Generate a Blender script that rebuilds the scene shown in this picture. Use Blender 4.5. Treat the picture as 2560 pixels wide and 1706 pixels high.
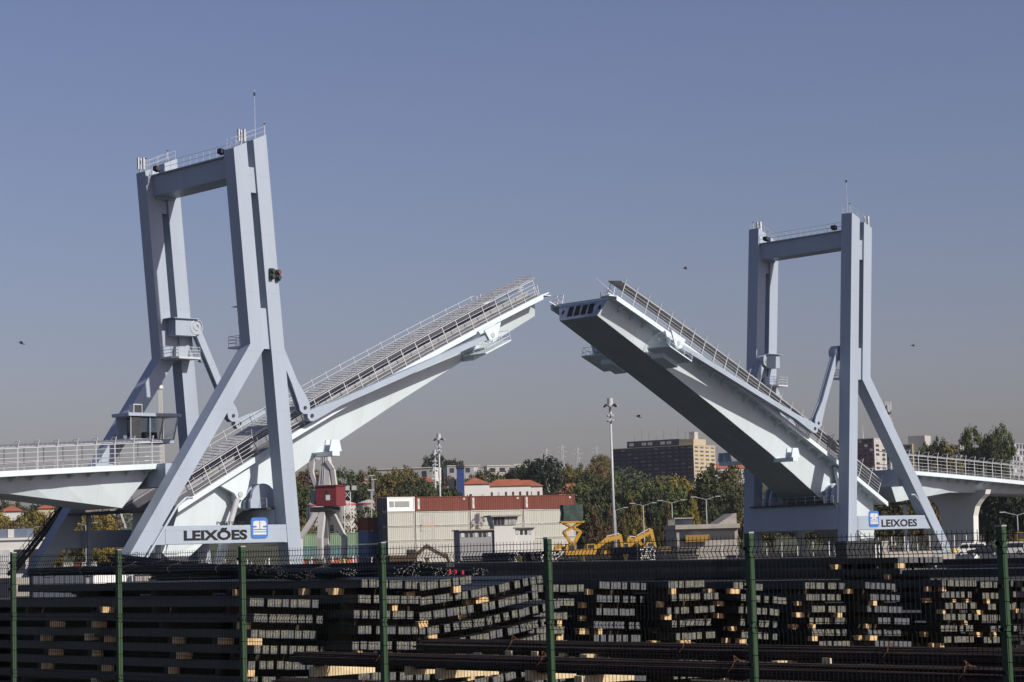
import bpy, bmesh, math, random
from math import sin, cos, tan, pi, radians, sqrt, atan2
from mathutils import Vector, Matrix
random.seed(7)
for o in list(bpy.data.objects): bpy.data.objects.remove(o)
SC = bpy.context.scene
COL = SC.collection
# ------------------------------------------------------------------ camera
F, PITCH, ROLL, EYE = 5476.95, 0.09656, 0.02796, 3.0
cam = bpy.data.cameras.new("camera"); camo = bpy.data.objects.new("camera", cam); COL.objects.link(camo)
cam.sensor_width = 36.0; cam.lens = F/2560*36.0; cam.clip_start = 0.5; cam.clip_end = 60000
camo.matrix_world = Matrix.Translation((0, 0, EYE)) @ Matrix.Rotation(pi/2+PITCH, 4, 'X') @ Matrix.Rotation(-ROLL, 4, 'Z')
SC.camera = camo
# ------------------------------------------------------------------ sky, sun, exposure
SUN = Vector((1.242, -0.896, 1.0)).normalized()
ORD = ['first', 'second', 'third', 'fourth', 'fifth', 'sixth', 'seventh', 'eighth', 'ninth', 'tenth', 'eleventh', 'twelfth', 'thirteenth', 'fourteenth', 'fifteenth']
W_ = bpy.data.worlds.new("World"); SC.world = W_; W_.use_nodes = True
nt = W_.node_tree; nt.nodes.clear()
sky = nt.nodes.new("ShaderNodeTexSky"); sky.sky_type = 'NISHITA'; sky.sun_disc = False
sky.sun_elevation = math.asin(SUN.z); sky.sun_rotation = atan2(SUN.x, SUN.y)
sky.altitude = 0; sky.air_density = 1.1; sky.dust_density = 1.8; sky.ozone_density = 0.0
tint = nt.nodes.new("ShaderNodeVectorMath"); tint.operation = 'MULTIPLY'; tint.inputs[1].default_value = (0.99, 0.94, 1.25)   # cool white balance of the camera
bg = nt.nodes.new("ShaderNodeBackground"); bg.inputs[1].default_value = 0.066
wo = nt.nodes.new("ShaderNodeOutputWorld")
nt.links.new(sky.outputs[0], tint.inputs[0]); nt.links.new(tint.outputs[0], bg.inputs[0]); nt.links.new(bg.outputs[0], wo.inputs[0])
sl = bpy.data.lights.new("sun", 'SUN'); sl.energy = 5.0; sl.angle = radians(0.5); sl.color = (1.0, 0.93, 0.84)
so = bpy.data.objects.new("sun", sl); COL.objects.link(so)
so.rotation_euler = (-SUN).to_track_quat('-Z', 'Y').to_euler()
SC.view_settings.view_transform = 'Standard'; SC.view_settings.look = 'None'
SC.view_settings.exposure = 0.0; SC.view_settings.gamma = 1.0; SC.view_settings.use_curve_mapping = False
SC.render.engine = 'CYCLES'
SC.cycles.max_bounces = 6; SC.cycles.diffuse_bounces = 3

# ------------------------------------------------------------------ helpers
def ray(px, py):
    ax, ay = px-1280, 853-py
    ix, iy = ax*cos(ROLL)+ay*sin(ROLL), -ax*sin(ROLL)+ay*cos(ROLL)
    d = (ix/F, 1.0, iy/F)
    return Vector((d[0], d[1]*cos(PITCH)-d[2]*sin(PITCH), d[1]*sin(PITCH)+d[2]*cos(PITCH)))
def at(px, py, Y):
    d = ray(px, py); return d*(Y/d.y)+Vector((0, 0, EYE))
# bridge axes: U along the bridge, V across it (away from the camera)
TH = 0.74228
U = Vector((cos(TH), sin(TH), 0)); V = Vector((-sin(TH), cos(TH), 0)); Z = Vector((0, 0, 1))
ORG = Vector((4.35469, 269.32466, 0))
def BR(u, v, z): return ORG+U*u+V*v+Z*z
def side(s): return lambda a, v, z: BR(s*a, v, z)
def frame(o, yaw=0.0):
    ex = Vector((cos(yaw), sin(yaw), 0)); ey = Vector((-sin(yaw), cos(yaw), 0)); o = Vector(o)
    return lambda x, y, z: o+ex*x+ey*y+Z*z

MATS = {}
def mat(name, col, rough=0.6, metal=0.0, var=0.12, scale=1.5, streak=0.0, spec=0.4, bump=0.0, col2=None, seam=None):
    if name in MATS: return MATS[name]
    m = bpy.data.materials.new(name); m.use_nodes = True; n = m.node_tree; b = n.nodes["Principled BSDF"]
    b.inputs["Roughness"].default_value = rough; b.inputs["Metallic"].default_value = metal
    b.inputs["Specular IOR Level"].default_value = spec
    tc = n.nodes.new("ShaderNodeTexCoord"); mp = n.nodes.new("ShaderNodeMapping")
    mp.inputs["Scale"].default_value = (scale, scale, scale*(0.12 if streak else 1))
    n.links.new(tc.outputs["Object"], mp.inputs[0])
    no = n.nodes.new("ShaderNodeTexNoise"); no.inputs["Scale"].default_value = 1.0; no.inputs["Detail"].default_value = 5
    no.inputs["Roughness"].default_value = 0.65
    n.links.new(mp.outputs[0], no.inputs["Vector"])
    r = n.nodes.new("ShaderNodeValToRGB"); r.color_ramp.elements[0].position = 0.3; r.color_ramp.elements[1].position = 0.72
    c0 = [c*(1-var) for c in col]; c1 = [min(1, c*(1+var)) for c in (col2 or col)]
    if streak: c0 = [c*(1-var-streak*k) for c, k in zip(col, (0.6, 0.8, 1.1))]
    r.color_ramp.elements[0].color = (*c0, 1); r.color_ramp.elements[1].color = (*c1, 1)
    n.links.new(no.outputs["Fac"], r.inputs[0]); n.links.new(r.outputs[0], b.inputs["Base Color"])
    if seam:      # plate joints every few metres and faint rust below them
        out = r.outputs[0]
        for ax, per, w, k in seam:
            dt = n.nodes.new("ShaderNodeVectorMath"); dt.operation = 'DOT_PRODUCT'; dt.inputs[1].default_value = ax; n.links.new(tc.outputs["Object"], dt.inputs[0])
            pp = n.nodes.new("ShaderNodeMath"); pp.operation = 'PINGPONG'; pp.inputs[1].default_value = per/2; n.links.new(dt.outputs["Value"], pp.inputs[0])
            lt = n.nodes.new("ShaderNodeMath"); lt.operation = 'LESS_THAN'; lt.inputs[1].default_value = w; n.links.new(pp.outputs[0], lt.inputs[0])
            mu = n.nodes.new("ShaderNodeMath"); mu.operation = 'MULTIPLY'; mu.inputs[1].default_value = k; n.links.new(lt.outputs[0], mu.inputs[0])
            mx = n.nodes.new("ShaderNodeMix"); mx.data_type = 'RGBA'; n.links.new(mu.outputs[0], mx.inputs["Factor"]); n.links.new(out, mx.inputs["A"]); mx.inputs["B"].default_value = (col[0]*.35, col[1]*.33, col[2]*.3, 1); out = mx.outputs["Result"]
        n3 = n.nodes.new("ShaderNodeTexNoise"); n3.inputs["Scale"].default_value = 1.0; n3.inputs["Detail"].default_value = 8; n3.inputs["Roughness"].default_value = .75
        m3 = n.nodes.new("ShaderNodeMapping"); m3.inputs["Scale"].default_value = (1.3, 1.3, .1); n.links.new(tc.outputs["Object"], m3.inputs[0]); n.links.new(m3.outputs[0], n3.inputs["Vector"])
        r3 = n.nodes.new("ShaderNodeValToRGB"); r3.color_ramp.elements[0].position = .62; r3.color_ramp.elements[0].color = (0, 0, 0, 1); r3.color_ramp.elements[1].position = .82; r3.color_ramp.elements[1].color = (.45, .45, .45, 1); n.links.new(n3.outputs["Fac"], r3.inputs[0])
        mx = n.nodes.new("ShaderNodeMix"); mx.data_type = 'RGBA'; n.links.new(r3.outputs[0], mx.inputs["Factor"]); n.links.new(out, mx.inputs["A"]); mx.inputs["B"].default_value = (col[0]*.75, col[1]*.66, col[2]*.52, 1); out = mx.outputs["Result"]
        n.links.new(out, b.inputs["Base Color"])
    if bump:
        bp = n.nodes.new("ShaderNodeBump"); bp.inputs["Strength"].default_value = bump
        n.links.new(no.outputs["Fac"], bp.inputs["Height"]); n.links.new(bp.outputs[0], b.inputs["Normal"])
    MATS[name] = m; return m

def pane_mat():
    m = bpy.data.materials.new("clear_pane"); m.use_nodes = True; n = m.node_tree; n.nodes.clear()
    o = n.nodes.new("ShaderNodeOutputMaterial"); t = n.nodes.new("ShaderNodeBsdfTransparent"); t.inputs[0].default_value = (.72, .76, .78, 1); g = n.nodes.new("ShaderNodeBsdfGlossy"); g.inputs["Roughness"].default_value = .03
    f = n.nodes.new("ShaderNodeFresnel"); f.inputs[0].default_value = 1.5; x = n.nodes.new("ShaderNodeMixShader"); n.links.new(f.outputs[0], x.inputs[0]); n.links.new(t.outputs[0], x.inputs[1]); n.links.new(g.outputs[0], x.inputs[2]); n.links.new(x.outputs[0], o.inputs[0]); return m
class MB:
    """collects shapes; map turns local (x, y, z) into a world point"""
    def __init__(s, mp=None): s.v = []; s.f = []; s.m = mp or (lambda x, y, z: Vector((x, y, z)))
    def pts(s, P, Fs):
        n = len(s.v); s.v += [s.m(*p) for p in P]; s.f += [tuple(i+n for i in f) for f in Fs]; return s
    def wpts(s, P, Fs):
        n = len(s.v); s.v += [Vector(p) for p in P]; s.f += [tuple(i+n for i in f) for f in Fs]; return s
    def box(s, x0, x1, y0, y1, z0, z1):
        return s.pts([(x0,y0,z0),(x1,y0,z0),(x1,y1,z0),(x0,y1,z0),(x0,y0,z1),(x1,y0,z1),(x1,y1,z1),(x0,y1,z1)],
                     [(0,3,2,1),(4,5,6,7),(0,1,5,4),(1,2,6,5),(2,3,7,6),(3,0,4,7)])
    def prism(s, poly, y0, y1):          # polygon in (x, z) pushed through y0..y1
        n = len(poly)
        P = [(x, y0, z) for x, z in poly]+[(x, y1, z) for x, z in poly]
        Fs = [tuple(range(n)), tuple(range(2*n-1, n-1, -1))]+[(i, (i+1) % n, n+(i+1) % n, n+i) for i in range(n)]
        return s.pts(P, Fs)
    def slab(s, poly, z0, z1):           # polygon in (x, y) pushed through z0..z1
        n = len(poly)
        P = [(x, y, z0) for x, y in poly]+[(x, y, z1) for x, y in poly]
        Fs = [tuple(range(n)), tuple(range(2*n-1, n-1, -1))]+[(i, (i+1) % n, n+(i+1) % n, n+i) for i in range(n)]
        return s.pts(P, Fs)
    def loft(s, rings, cap=True):
        n = len(rings[0]); P = [p for r in rings for p in r]; Fs = []
        for k in range(len(rings)-1):
            for i in range(n): Fs.append((k*n+i, k*n+(i+1) % n, (k+1)*n+(i+1) % n, (k+1)*n+i))
        if cap: Fs += [tuple(range(n)), tuple(range((len(rings)-1)*n, len(rings)*n))]
        return s.pts(P, Fs)
    def tube(s, p, q, r, n=6, r2=None):  # works on world points after mapping
        p = s.m(*p); q = s.m(*q); d = q-p
        if d.length < 1e-6: return s
        d.normalize(); a = d.orthogonal().normalized(); b = d.cross(a); r2 = r if r2 is None else r2
        P = [p+(a*cos(2*pi*i/n)+b*sin(2*pi*i/n))*r for i in range(n)]+[q+(a*cos(2*pi*i/n)+b*sin(2*pi*i/n))*r2 for i in range(n)]
        return s.wpts(P, [(i, (i+1) % n, n+(i+1) % n, n+i) for i in range(n)]+[tuple(range(n)), tuple(range(n, 2*n))])
    def bar(s, p, q, w, h):              # rectangular bar, h measured upwards
        p = s.m(*p); q = s.m(*q); d = (q-p)
        if d.length < 1e-6: return s
        d.normalize(); a = d.cross(Z)
        a = (a if a.length > 1e-4 else Vector((1, 0, 0))).normalized()*w/2; b = a.cross(d).normalized()*h/2
        P = [p-a-b, p+a-b, p+a+b, p-a+b, q-a-b, q+a-b, q+a+b, q-a+b]
        return s.wpts(P, [(0,3,2,1),(4,5,6,7),(0,1,5,4),(1,2,6,5),(2,3,7,6),(3,0,4,7)])
    def path(s, P, r, n=5):
        for a, b in zip(P, P[1:]): s.tube(a, b, r, n)
        return s
    def disc(s, c, r, y0, y1, n=16):     # short cylinder whose axis is local y, centre (x, z)
        return s.prism([(c[0]+r*cos(2*pi*i/n), c[1]+r*sin(2*pi*i/n)) for i in range(n)], y0, y1)
    def cone(s, x, y, z0, z1, r0, r1, n=10):
        return s.loft([[(x+r*cos(2*pi*i/n), y+r*sin(2*pi*i/n), z) for i in range(n)] for z, r in ((z0, r0), (z1, r1))])
    def ball(s, c, r, n=8, m=5, sq=1.0):
        R = []
        for j in range(m+1):
            t = pi*j/m-pi/2; R.append([(c[0]+max(.02,cos(t))*r*cos(2*pi*i/n), c[1]+max(.02,cos(t))*r*sin(2*pi*i/n), c[2]+sin(t)*r*sq) for i in range(n)])
        return s.loft(R)
    def mesh(s, name, m, off=Vector((0, 0, 0)), smooth=False):
        me = bpy.data.meshes.new(name); me.from_pydata([tuple(p-off) for p in s.v], [], s.f)
        bm = bmesh.new(); bm.from_mesh(me); bmesh.ops.recalc_face_normals(bm, faces=bm.faces); bm.to_mesh(me); bm.free()
        me.materials.append(m)
        if smooth:
            for p in me.polygons: p.use_smooth = True
        return me
    def build(s, name, m, parent=None, smooth=False, label=None):
        off = Vector(parent["_o"]) if parent is not None and "_o" in parent else Vector((0, 0, 0))
        o = bpy.data.objects.new(name, s.mesh(name, m, off, smooth)); COL.objects.link(o)
        if parent is not None: o.parent = parent; o["_o"] = list(off)
        if label: o["label"] = label
        return o
def tag(o, label=None, cat=None, group=None, kind=None):
    if label: o["label"] = label
    if cat: o["category"] = cat
    if group: o["group"] = group
    if kind: o["kind"] = kind
    return o
def thing(name, label, cat, loc=(0, 0, 0), group=None):
    o = bpy.data.objects.new(name, None); COL.objects.link(o); o.location = loc; o["_o"] = list(loc); o.empty_display_size = 0.5
    return tag(o, label, cat, group)
def single(name, mb, m, label, cat, group=None, base=None, smooth=False):
    b = Vector(base) if base is not None else sum(mb.v, Vector())/len(mb.v)
    o = bpy.data.objects.new(name, mb.mesh(name, m, b, smooth)); COL.objects.link(o); o.location = b
    return tag(o, label, cat, group)
def struct(name, mb, m):
    return tag(mb.build(name, m), kind="structure")
def copy_tree(o, parent=None):
    c = o.copy(); COL.objects.link(c)
    if parent is not None: c.parent = parent
    for ch in o.children: copy_tree(ch, c)
    return c

# ------------------------------------------------------------------ materials
M_PANE = pane_mat()
M_TOWER = mat("tower_blue_paint", (0.318, 0.378, 0.455), 0.45, var=0.05, scale=0.35, streak=0.04, seam=[((0, 0, 1), 6.2, .02, .30)])
M_LEAF = mat("white_green_paint", (0.585, 0.67, 0.715), 0.5, var=0.045, scale=0.3, streak=0.07, seam=[((.737, .676, 0), 4.16, .018, .28)])
M_RAIL = mat("rail_off_white", (0.50, 0.52, 0.53), 0.5, var=0.08, scale=1.0)
M_CANOPY = mat("canopy_grey_sheet", (0.41, 0.42, 0.435), 0.6, var=0.15, scale=0.8)
M_DECK = mat("deck_asphalt", (0.13, 0.13, 0.135), 0.9, var=0.2, scale=0.8)
M_WALK = mat("walkway_grey", (0.23, 0.24, 0.26), 0.8, var=0.15, scale=1.0)
M_DARK = mat("dark_metal", (0.03, 0.032, 0.036), 0.6, var=0.3)
M_UNLIT = mat("unlit_opening_black", (0.012, 0.012, 0.014), 0.9)  # stands in for the unlit inside of openings, which are not cut
M_LETTER = mat("letter_black", (0.004, 0.004, 0.006), 0.5)
M_LOGO = mat("logo_blue", (0.05, 0.16, 0.45), 0.4, var=0.04)
M_WHITE = mat("white_paint", (0.78, 0.78, 0.76), 0.5, var=0.06)
M_GALV = mat("galvanised_steel", (0.42, 0.435, 0.45), 0.5, var=0.1)
M_GLASS = mat("dark_glass", (0.03, 0.04, 0.05), 0.08, spec=0.9, var=0.2)
M_CONC = mat("concrete", (0.30, 0.28, 0.25), 0.9, var=0.2, scale=0.7, bump=0.1)
M_BLACKRUB = mat("rubber_black", (0.02, 0.02, 0.02), 0.8)
M_RED = mat("red_lamp", (0.45, 0.03, 0.03), 0.4)
M_GREENL = mat("signal_green", (0.012, 0.045, 0.03), 0.4)

# ------------------------------------------------------------------ ground and water
def terr(x, y):
    t = max(0.0, min(1.0, (y-500)/620.0)); h = 33*t*t*(3-2*t)
    return h*(0.85+0.15*sin(x*0.011+1.0))
M_GROUND = mat("ground_asphalt", (0.035, 0.034, 0.032), 0.95, var=0.35, scale=0.25)
M_HILL = mat("hill_scrub", (0.05, 0.055, 0.03), 0.95, var=0.4, scale=0.05)
M_WATER = mat("harbour_water", (0.01, 0.02, 0.025), 0.1, spec=0.6)
QL, QR = -36.0, 38.0      # quay edges along the bridge axis
mb = MB(BR); mb.slab([(-1500, -1500), (QL, -1500), (QL, 2500), (-1500, 2500)], -9, 0)
struct("yard_ground", mb, M_GROUND)
mb = MB(BR); mb.slab([(QR, -1500), (4000, -1500), (4000, 2500), (QR, 2500)], -9, 0)
struct("far_bank_ground", mb, M_GROUND)
mb = MB(BR); mb.pts([(QL, -1500, -3), (QR, -1500, -3), (QR, 2500, -3), (QL, 2500, -3)], [(0, 1, 2, 3)]); struct("harbour_water", mb, M_WATER)
mb = MB(); nx, ny = 70, 44; P = []; 
for j in range(ny):
    for i in range(nx):
        x = -1500+3000*i/(nx-1); y = 500+3500*(j/(ny-1))**1.6; P.append((x, y, terr(x, y)+(0.02 if j else -1)))
mb.pts(P, [(j*nx+i, j*nx+i+1, (j+1)*nx+i+1, (j+1)*nx+i) for j in range(ny-1) for i in range(nx-1)])
struct("hill", mb, M_HILL)
# ------------------------------------------------------------------ bascule bridge
W, T, D_, G_, K = 9.318, 1.818, 1.717, 0.929, 0.0844
A0 = 45.0; ED = [A0, A0+D_, A0+D_+G_, A0+2*D_+G_]
ZT, MS, ZK = 47.958, 0.438, 25.54
def ztop(e):
    z = ZT
    for _ in range(8): z = ZT-MS*((e+K*z)-(A0+K*ZT))
    return z
def text_mesh(txt, width, height, m, name, parent, origin, bold=0.0, depth=0.03):
    c = bpy.data.curves.new("lettering", 'FONT'); c.body = txt; c.size = 1.0; c.extrude = 0.5; c.offset = bold; c.resolution_u = 3
    o = bpy.data.objects.new("tmp_text", c); COL.objects.link(o); bpy.context.view_layer.update()
    me = bpy.data.meshes.new_from_object(o); bpy.data.objects.remove(o)
    xs = [v.co.x for v in me.vertices]; cap = 0.73
    x0, x1 = min(xs), max(xs); off = Vector(parent["_o"])
    for v in me.vertices:
        v.co = Vector(origin)+U*((v.co.x-x0)/(x1-x0)*width)+Z*(v.co.y/cap*height)-V*((v.co.z+0.5)*depth)-off
    me.materials.clear(); me.materials.append(m)
    ob = bpy.data.objects.new(name, me); COL.objects.link(ob); ob.parent = parent; ob["_o"] = list(off); return ob

def rail_run(P, mb, heights, post_h, r=0.03, lean=(0, 0, 0)):
    """posts at every point of P and horizontal rails between them (local coordinates)"""
    for p in P: mb.tube(p, (p[0]+lean[0]*post_h, p[1]+lean[1]*post_h, p[2]+post_h), r, 5)
    for h in heights:
        for a, b in zip(P, P[1:]):
            mb.tube((a[0], a[1], a[2]+h), (b[0], b[1], b[2]+h), r*0.8, 5)

def tower(s):
    S = side(s); left = s < 0
    t = thing("bridge_tower", ("large pale blue bridge tower on the left, carrying two traffic signals" if left else
              "smaller looking pale blue bridge tower on the right"), "bridge tower", BR(s*52, 0, 0), "towers of the bascule bridge")
    for near in (True, False):
        y0, y1 = (-W, -W+T) if near else (W-T, W)
        # front column
        tf = ztop(ED[0]); tb = ztop(ED[1])
        c = MB(S).prism([(ED[0], 0.0), (ED[0]+K*tf, tf), (ED[1]+K*tb, tb), (ED[1], 0.0)], y0, y1).build("front_column", M_TOWER, t)
        # rear column with its raking leg
        tf, tb = ztop(ED[2]), ztop(ED[3]); zi = 25.1
        ia = lambda z: 54.96+(17.5-z)*0.712
        oa = lambda z: ED[3]+K*ZK+(ZK-z)*(68.56-ED[3]-K*ZK)/(ZK-1.0)
        rc = MB(S).prism([(ED[2]+K*tf, tf), (ED[3]+K*tb, tb), (ED[3]+K*ZK, ZK), (oa(1.2), 1.2), (ia(1.2), 1.2), (ED[2]+K*zi, zi)], y0, y1).build("rear_column", M_TOWER, t)
        # plates joining both columns
        for z0, z1 in ((41.6, 44.3), (25.1, 29.4)):
            MB(S).prism([(ED[1]+K*z0+.002, z0), (ED[1]+K*z1+.002, z1), (ED[2]+K*z1-.002, z1), (ED[2]+K*z0-.002, z0)], y0+0.25, y1-0.25).build("joining_plate", M_TOWER, t)
        # low side beam with the sign
        zb0, zb1 = 4.82, 6.68
        MB(S).prism([(ED[1]+K*zb0+.003, zb0), (ia(zb0)-.003, zb0), (ia(zb1)-.003, zb1), (ED[1]+K*zb1+.003, zb1)], y0+0.06, y1-0.3).build("side_beam", M_TOWER, t)
        # inner bearing box, sheave and service platform for the hanging link
        sg = 1 if near else -1; yi = y1 if near else y0
        def Y(d): return yi+sg*d
        hb = MB(S).box(47.9, 50.6, *sorted((Y(0.003), Y(1.6))), 27.9, 29.75).build("link_bearing_box", M_TOWER, t)
        MB(S).disc((47.85, 28.9), 0.85, *sorted((Y(0.35), Y(1.55))), 20).build("sheave", M_TOWER, hb)
        yo2 = Y(1.62)
        for rr_ in (.8, .32): MB(S).path([(47.85+rr_*cos(2*pi*i/18), yo2, 28.9+rr_*sin(2*pi*i/18)) for i in range(19)], .05, 5).build("sheave_rim", M_RAIL, hb)
        MB(S).box(47.7, 51.2, *sorted((Y(0.003), Y(1.9))), 29.752, 29.82).build("box_top_plate", M_TOWER, hb)
        pf = MB(S).box(47.7, 51.6, *sorted((Y(0.003), Y(2.1))), 25.3, 25.5).build("service_platform", M_RAIL, t)
        r = MB(S); yo = Y(2.05)
        for h in (0.4, 0.75, 1.1):
            r.path([(47.75, Y(.1), 25.5+h), (47.75, yo, 25.5+h), (51.55, yo, 25.5+h), (51.55, Y(.1), 25.5+h)], 0.03)
        for x, y in [(47.75, yo), (48.7, yo), (49.65, yo), (50.6, yo), (51.55, yo), (47.75, Y(.1)), (51.55, Y(.1))]: r.tube((x, y, 25.5), (x, y, 26.6), 0.03)
        r.build("railing", M_RAIL, pf)
        MB(S).box(48.4, 49.9, *sorted((Y(0.05), Y(.6))), 25.5, 26.7).build("equipment_box", M_TOWER, pf)
        # hanging link: two plates with round ends
        l = MB(S); cy = Y(0.85); p, q = Vector((47.6, 0, 28.9)), Vector((42.85, 0, 19.2)); dv = (q-p).normalized(); nv = Vector((dv.z, 0, -dv.x))
        for dy0, dy1 in ((-.42, -.2), (.2, .42)):
            L0 = p+nv*0.42; L1 = p-nv*0.42; mid = p+(q-p)*0.72
            pts = [L0, mid+nv*0.42, q+nv*0.78-dv*.6, q+nv*0.74, q+dv*0.5+nv*.5, q+dv*0.74, q+dv*0.5-nv*.5, q-nv*0.74, q-nv*.6-dv*.6, mid-nv*0.42, L1]
            l.prism([(a.x, a.z) for a in pts], cy+dy0, cy+dy1)
        l.prism([(a.x, a.z) for a in (p+nv*.3, q+nv*.3-dv, q-nv*.3-dv, p-nv*.3)], cy-.19, cy+.19)
        lk = l.build("hanging_link", M_TOWER, t)
        MB(S).disc((q.x, q.z), 0.2, cy-0.5, cy+0.5, 10).build("pin", M_DARK, lk)
    # portal beam on top
    zb, zt = 43.4, 45.75
    pb = MB(S).box(49.3, 52.2, -W+T+.003, W-T-.003, zb, zt-.12).build("portal_beam", M_TOWER, t)
    MB(S).box(49.0, 52.5, -W+T+.003, W-T-.003, zt-.12, zt).build("top_flange", M_TOWER, pb)
    for sg in (1, -1):
        MB(S).prism([(49.35, zb-.002), (52.15, zb-.002), (52.0, zb-.28), (49.5, zb-.28)], *sorted((sg*(W-T-.003), sg*(W-T-.2)))).build("haunch", M_TOWER, pb)
    for x in (49.1, 52.4):
        r = MB(S); n = 12
        rail_run([(x, -W+T+.1+(2*(W-T)-.2)*i/n, zt) for i in range(n+1)], r, (0.55, 1.1), 1.1, 0.028)
        r.build("top_railing", M_GALV, t)
    for k, v in enumerate((-6.4, 5.9)):
        fl = MB(S).prism([(52.6, zt+.1), (53.1, zt+.3), (53.05, zt+.75), (52.6, zt+.6)], v-.38, v+.38) if left else MB(S).prism([(48.9, zt+.1), (48.4, zt+.3), (48.45, zt+.75), (48.9, zt+.6)], v-.38, v+.38)
        fl.build("floodlight", M_DARK, t)
    # things on the column heads
    def mast(a, v, h, r=0.04, tip=True, nm="antenna_mast"):
        z = ztop(a-K*46)-.1
        o = MB(S).tube((a, v, z), (a, v, z+h), r, 6, r*.5).build(nm, M_GALV, t)
        if tip: MB(S).tube((a, v, z+h*.88), (a, v, z+h*.94), .12, 6).build("beacon", M_DARK, o)
    mast(49.6, -W+1.2, 5.4, 0.045); mast(49.0, -W+.3, 1.5, .06); mast(52.4, W-.6, 1.6, .05); mast(49.4, W-.5, 1.5, .07)
    for a, v in ((52.0, -W+.4), (53.0, W-.5)) if left else ((53.0, -W+.6), (50.2, W-1.0)):
        z = ztop(a-K*46); g = MB(S).tube((a, v, z-.2), (a, v, z+.9), .05).build("antenna_bracket", M_GALV, t)
        for dx, dy in ((.3, 0), (-.2, .3), (-.2, -.3)): MB(S).box(a+dx-.08, a+dx+.08, v+dy-.12, v+dy+.12, z+.3, z+1.6).build("panel_antenna", M_RAIL, g)
    for v0 in (-W, W-T):   # guard rails along the sloping heads
        r = MB(S)
        for y in (v0+.1, v0+T-.1):
            P = [(a, y, ztop(a-K*46)) for a in (49.2, 50.4, 51.6, 52.9)]; rail_run(P, r, (.5, 1.0), 1.0, .022)
        r.build("head_railing", M_GALV, t)
    # base beam carrying the trunnions, rear cross beam
    bb = MB(S).box(45.4, 47.6, -W+T+.003, W-T-.003, 5.0, 8.3).build("base_beam", M_TOWER, t)
    MB(S).box(44.9, 48.4, -W+T+.003, W-T-.003, 8.3, 8.5).build("walk_flange", M_DARK, bb)
    n = 9
    for x in (45.0, 48.3):
        r = MB(S); rail_run([(x, -7.3+14.6*i/n, 8.5) for i in range(n+1)], r, (.5, 1.0), 1.0, .025); r.build("walk_railing", M_GALV, bb)
    for v in (-6.0, -5.0, 5.0, 6.0):
        MB(S).prism([(46.2, 8.5), (49.6, 8.5), (49.6, 9.3)]+[(47.9+1.5*cos(b), 9.6+1.5*sin(b)) for b in [pi*i/10 for i in range(11)]]+[(46.2, 9.3)], v-.2, v+.2).build("trunnion_bracket", M_TOWER, bb)
    MB(S).box(58.9, 61.0, -W+T+.003, W-T-.003, 10.75, 13.1).build("rear_cross_beam", M_TOWER, t)
    MB(S).box(60.5, 63.4, -W+T+.003, W-T-.003, 8.25, 8.5).build("access_gallery", M_DARK, t)
    for v in (-6.6, 6.6): MB(S).box(61.2, 61.6, v-.2, v+.2, .5, 8.25).build("gallery_post", M_TOWER, t)
    # cylinder struts between base and leaf fin
    for v in (-4.9, 4.9):
        cyl = MB(S).tube((53.5, v, 1.0), (51.6, v, 6.2), .55, 12).build("lift_cylinder", M_LEAF, t, smooth=False)
        MB(S).tube((51.6, v, 6.2), (50.2, v, 10.0), .3, 10).build("piston_rod", M_GALV, cyl)
    # concrete plinth, drain pipe
    MB(S).box(51.0, 66.8, -W-1.4, -W+T+1.4, 0.01, 1.75).build("plinth", M_CONC, t); MB(S).box(44.3, 47.6, -W-.6, -W+T+.6, 0.01, 1.2).build("plinth", M_CONC, t)
    MB(S).box(43.2, 70.5, W-T-1.4, W+1.4, 0.01, 1.9).build("plinth", M_CONC, t)
    pp = MB(S); o2 = -W-.12
    pp.path([(ia_(1.9)-.25, o2, 1.9), (ia_(8.6)-.3, o2, 8.6), (ia_(9.3)-.9, o2, 9.5), (ia_(9.3)-1.7, o2, 9.5)], .13, 8)
    pp.build("drain_pipe", M_TOWER, t)
    # sign
    zc = -W+.06
    def su(a): return s*a
    x_l = -62.3 if left else 47.5
    sg = MB(BR).box(x_l, x_l+14.75, zc-.05, zc-.003, 4.86, 6.66).build("sign_board", M_TOWER, t)
    u0 = -60.13 if left else 52.5
    text_mesh("LEIXÕES" if left else "LEIXOES", 7.82, 0.97 if left else .98, M_LETTER, "lettering", sg, BR(u0, zc-.055, 5.24 if left else 5.2), 0.04 if left else .025)
    text_mesh("PORTO DE", 3.5, 0.36, M_LETTER, "lettering", sg, BR(-56.1 if left else 52.5, zc-.03, 6.72), 0.01, .05)
    lu = -51.86 if left else 49.8; lw = 2.14; lh = 2.15; lz = 5.28 if left else 5.2
    def rr(x0, z0, w, h, rad, n=5):
        P = []
        for cx, cz, b0 in ((x0+w-rad, z0+rad, -pi/2), (x0+w-rad, z0+h-rad, 0), (x0+rad, z0+h-rad, pi/2), (x0+rad, z0+rad, pi)):
            P += [(cx+rad*cos(b0+pi/2*i/n), cz+rad*sin(b0+pi/2*i/n)) for i in range(n+1)]
        return P
    lg = MB(BR).prism(rr(lu, lz, lw, lh, .36), zc-.12, zc-.055).build("emblem", M_LOGO, sg)
    e = MB(BR); X = lambda f: lu+lw*f; Zz = lambda f: lz+lh*(1-f); y0, y1 = zc-.14, zc-.122
    for m_ in (0, 1):
        q_ = (lambda f: X(f)) if not m_ else (lambda f: X(1.025-f))
        e.prism([(q_(a), Zz(b)) for a, b in ((.12, .30), (.14, .22), (.20, .17), (.28, .16), (.49, .16), (.49, .555), (.12, .555), (.12, .49), (.29, .485), (.36, .45), (.29, .405), (.12, .40))], y0, y1)
    e.prism([(X(a), Zz(b)) for a, b in ((.12, .60), (.90, .60), (.90, .675), (.12, .675))], y0, y1)
    e.prism([(X(a), Zz(b)) for a, b in ((.12, .715), (.90, .715), (.90, .825), (.12, .825))], y0, y1)
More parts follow.
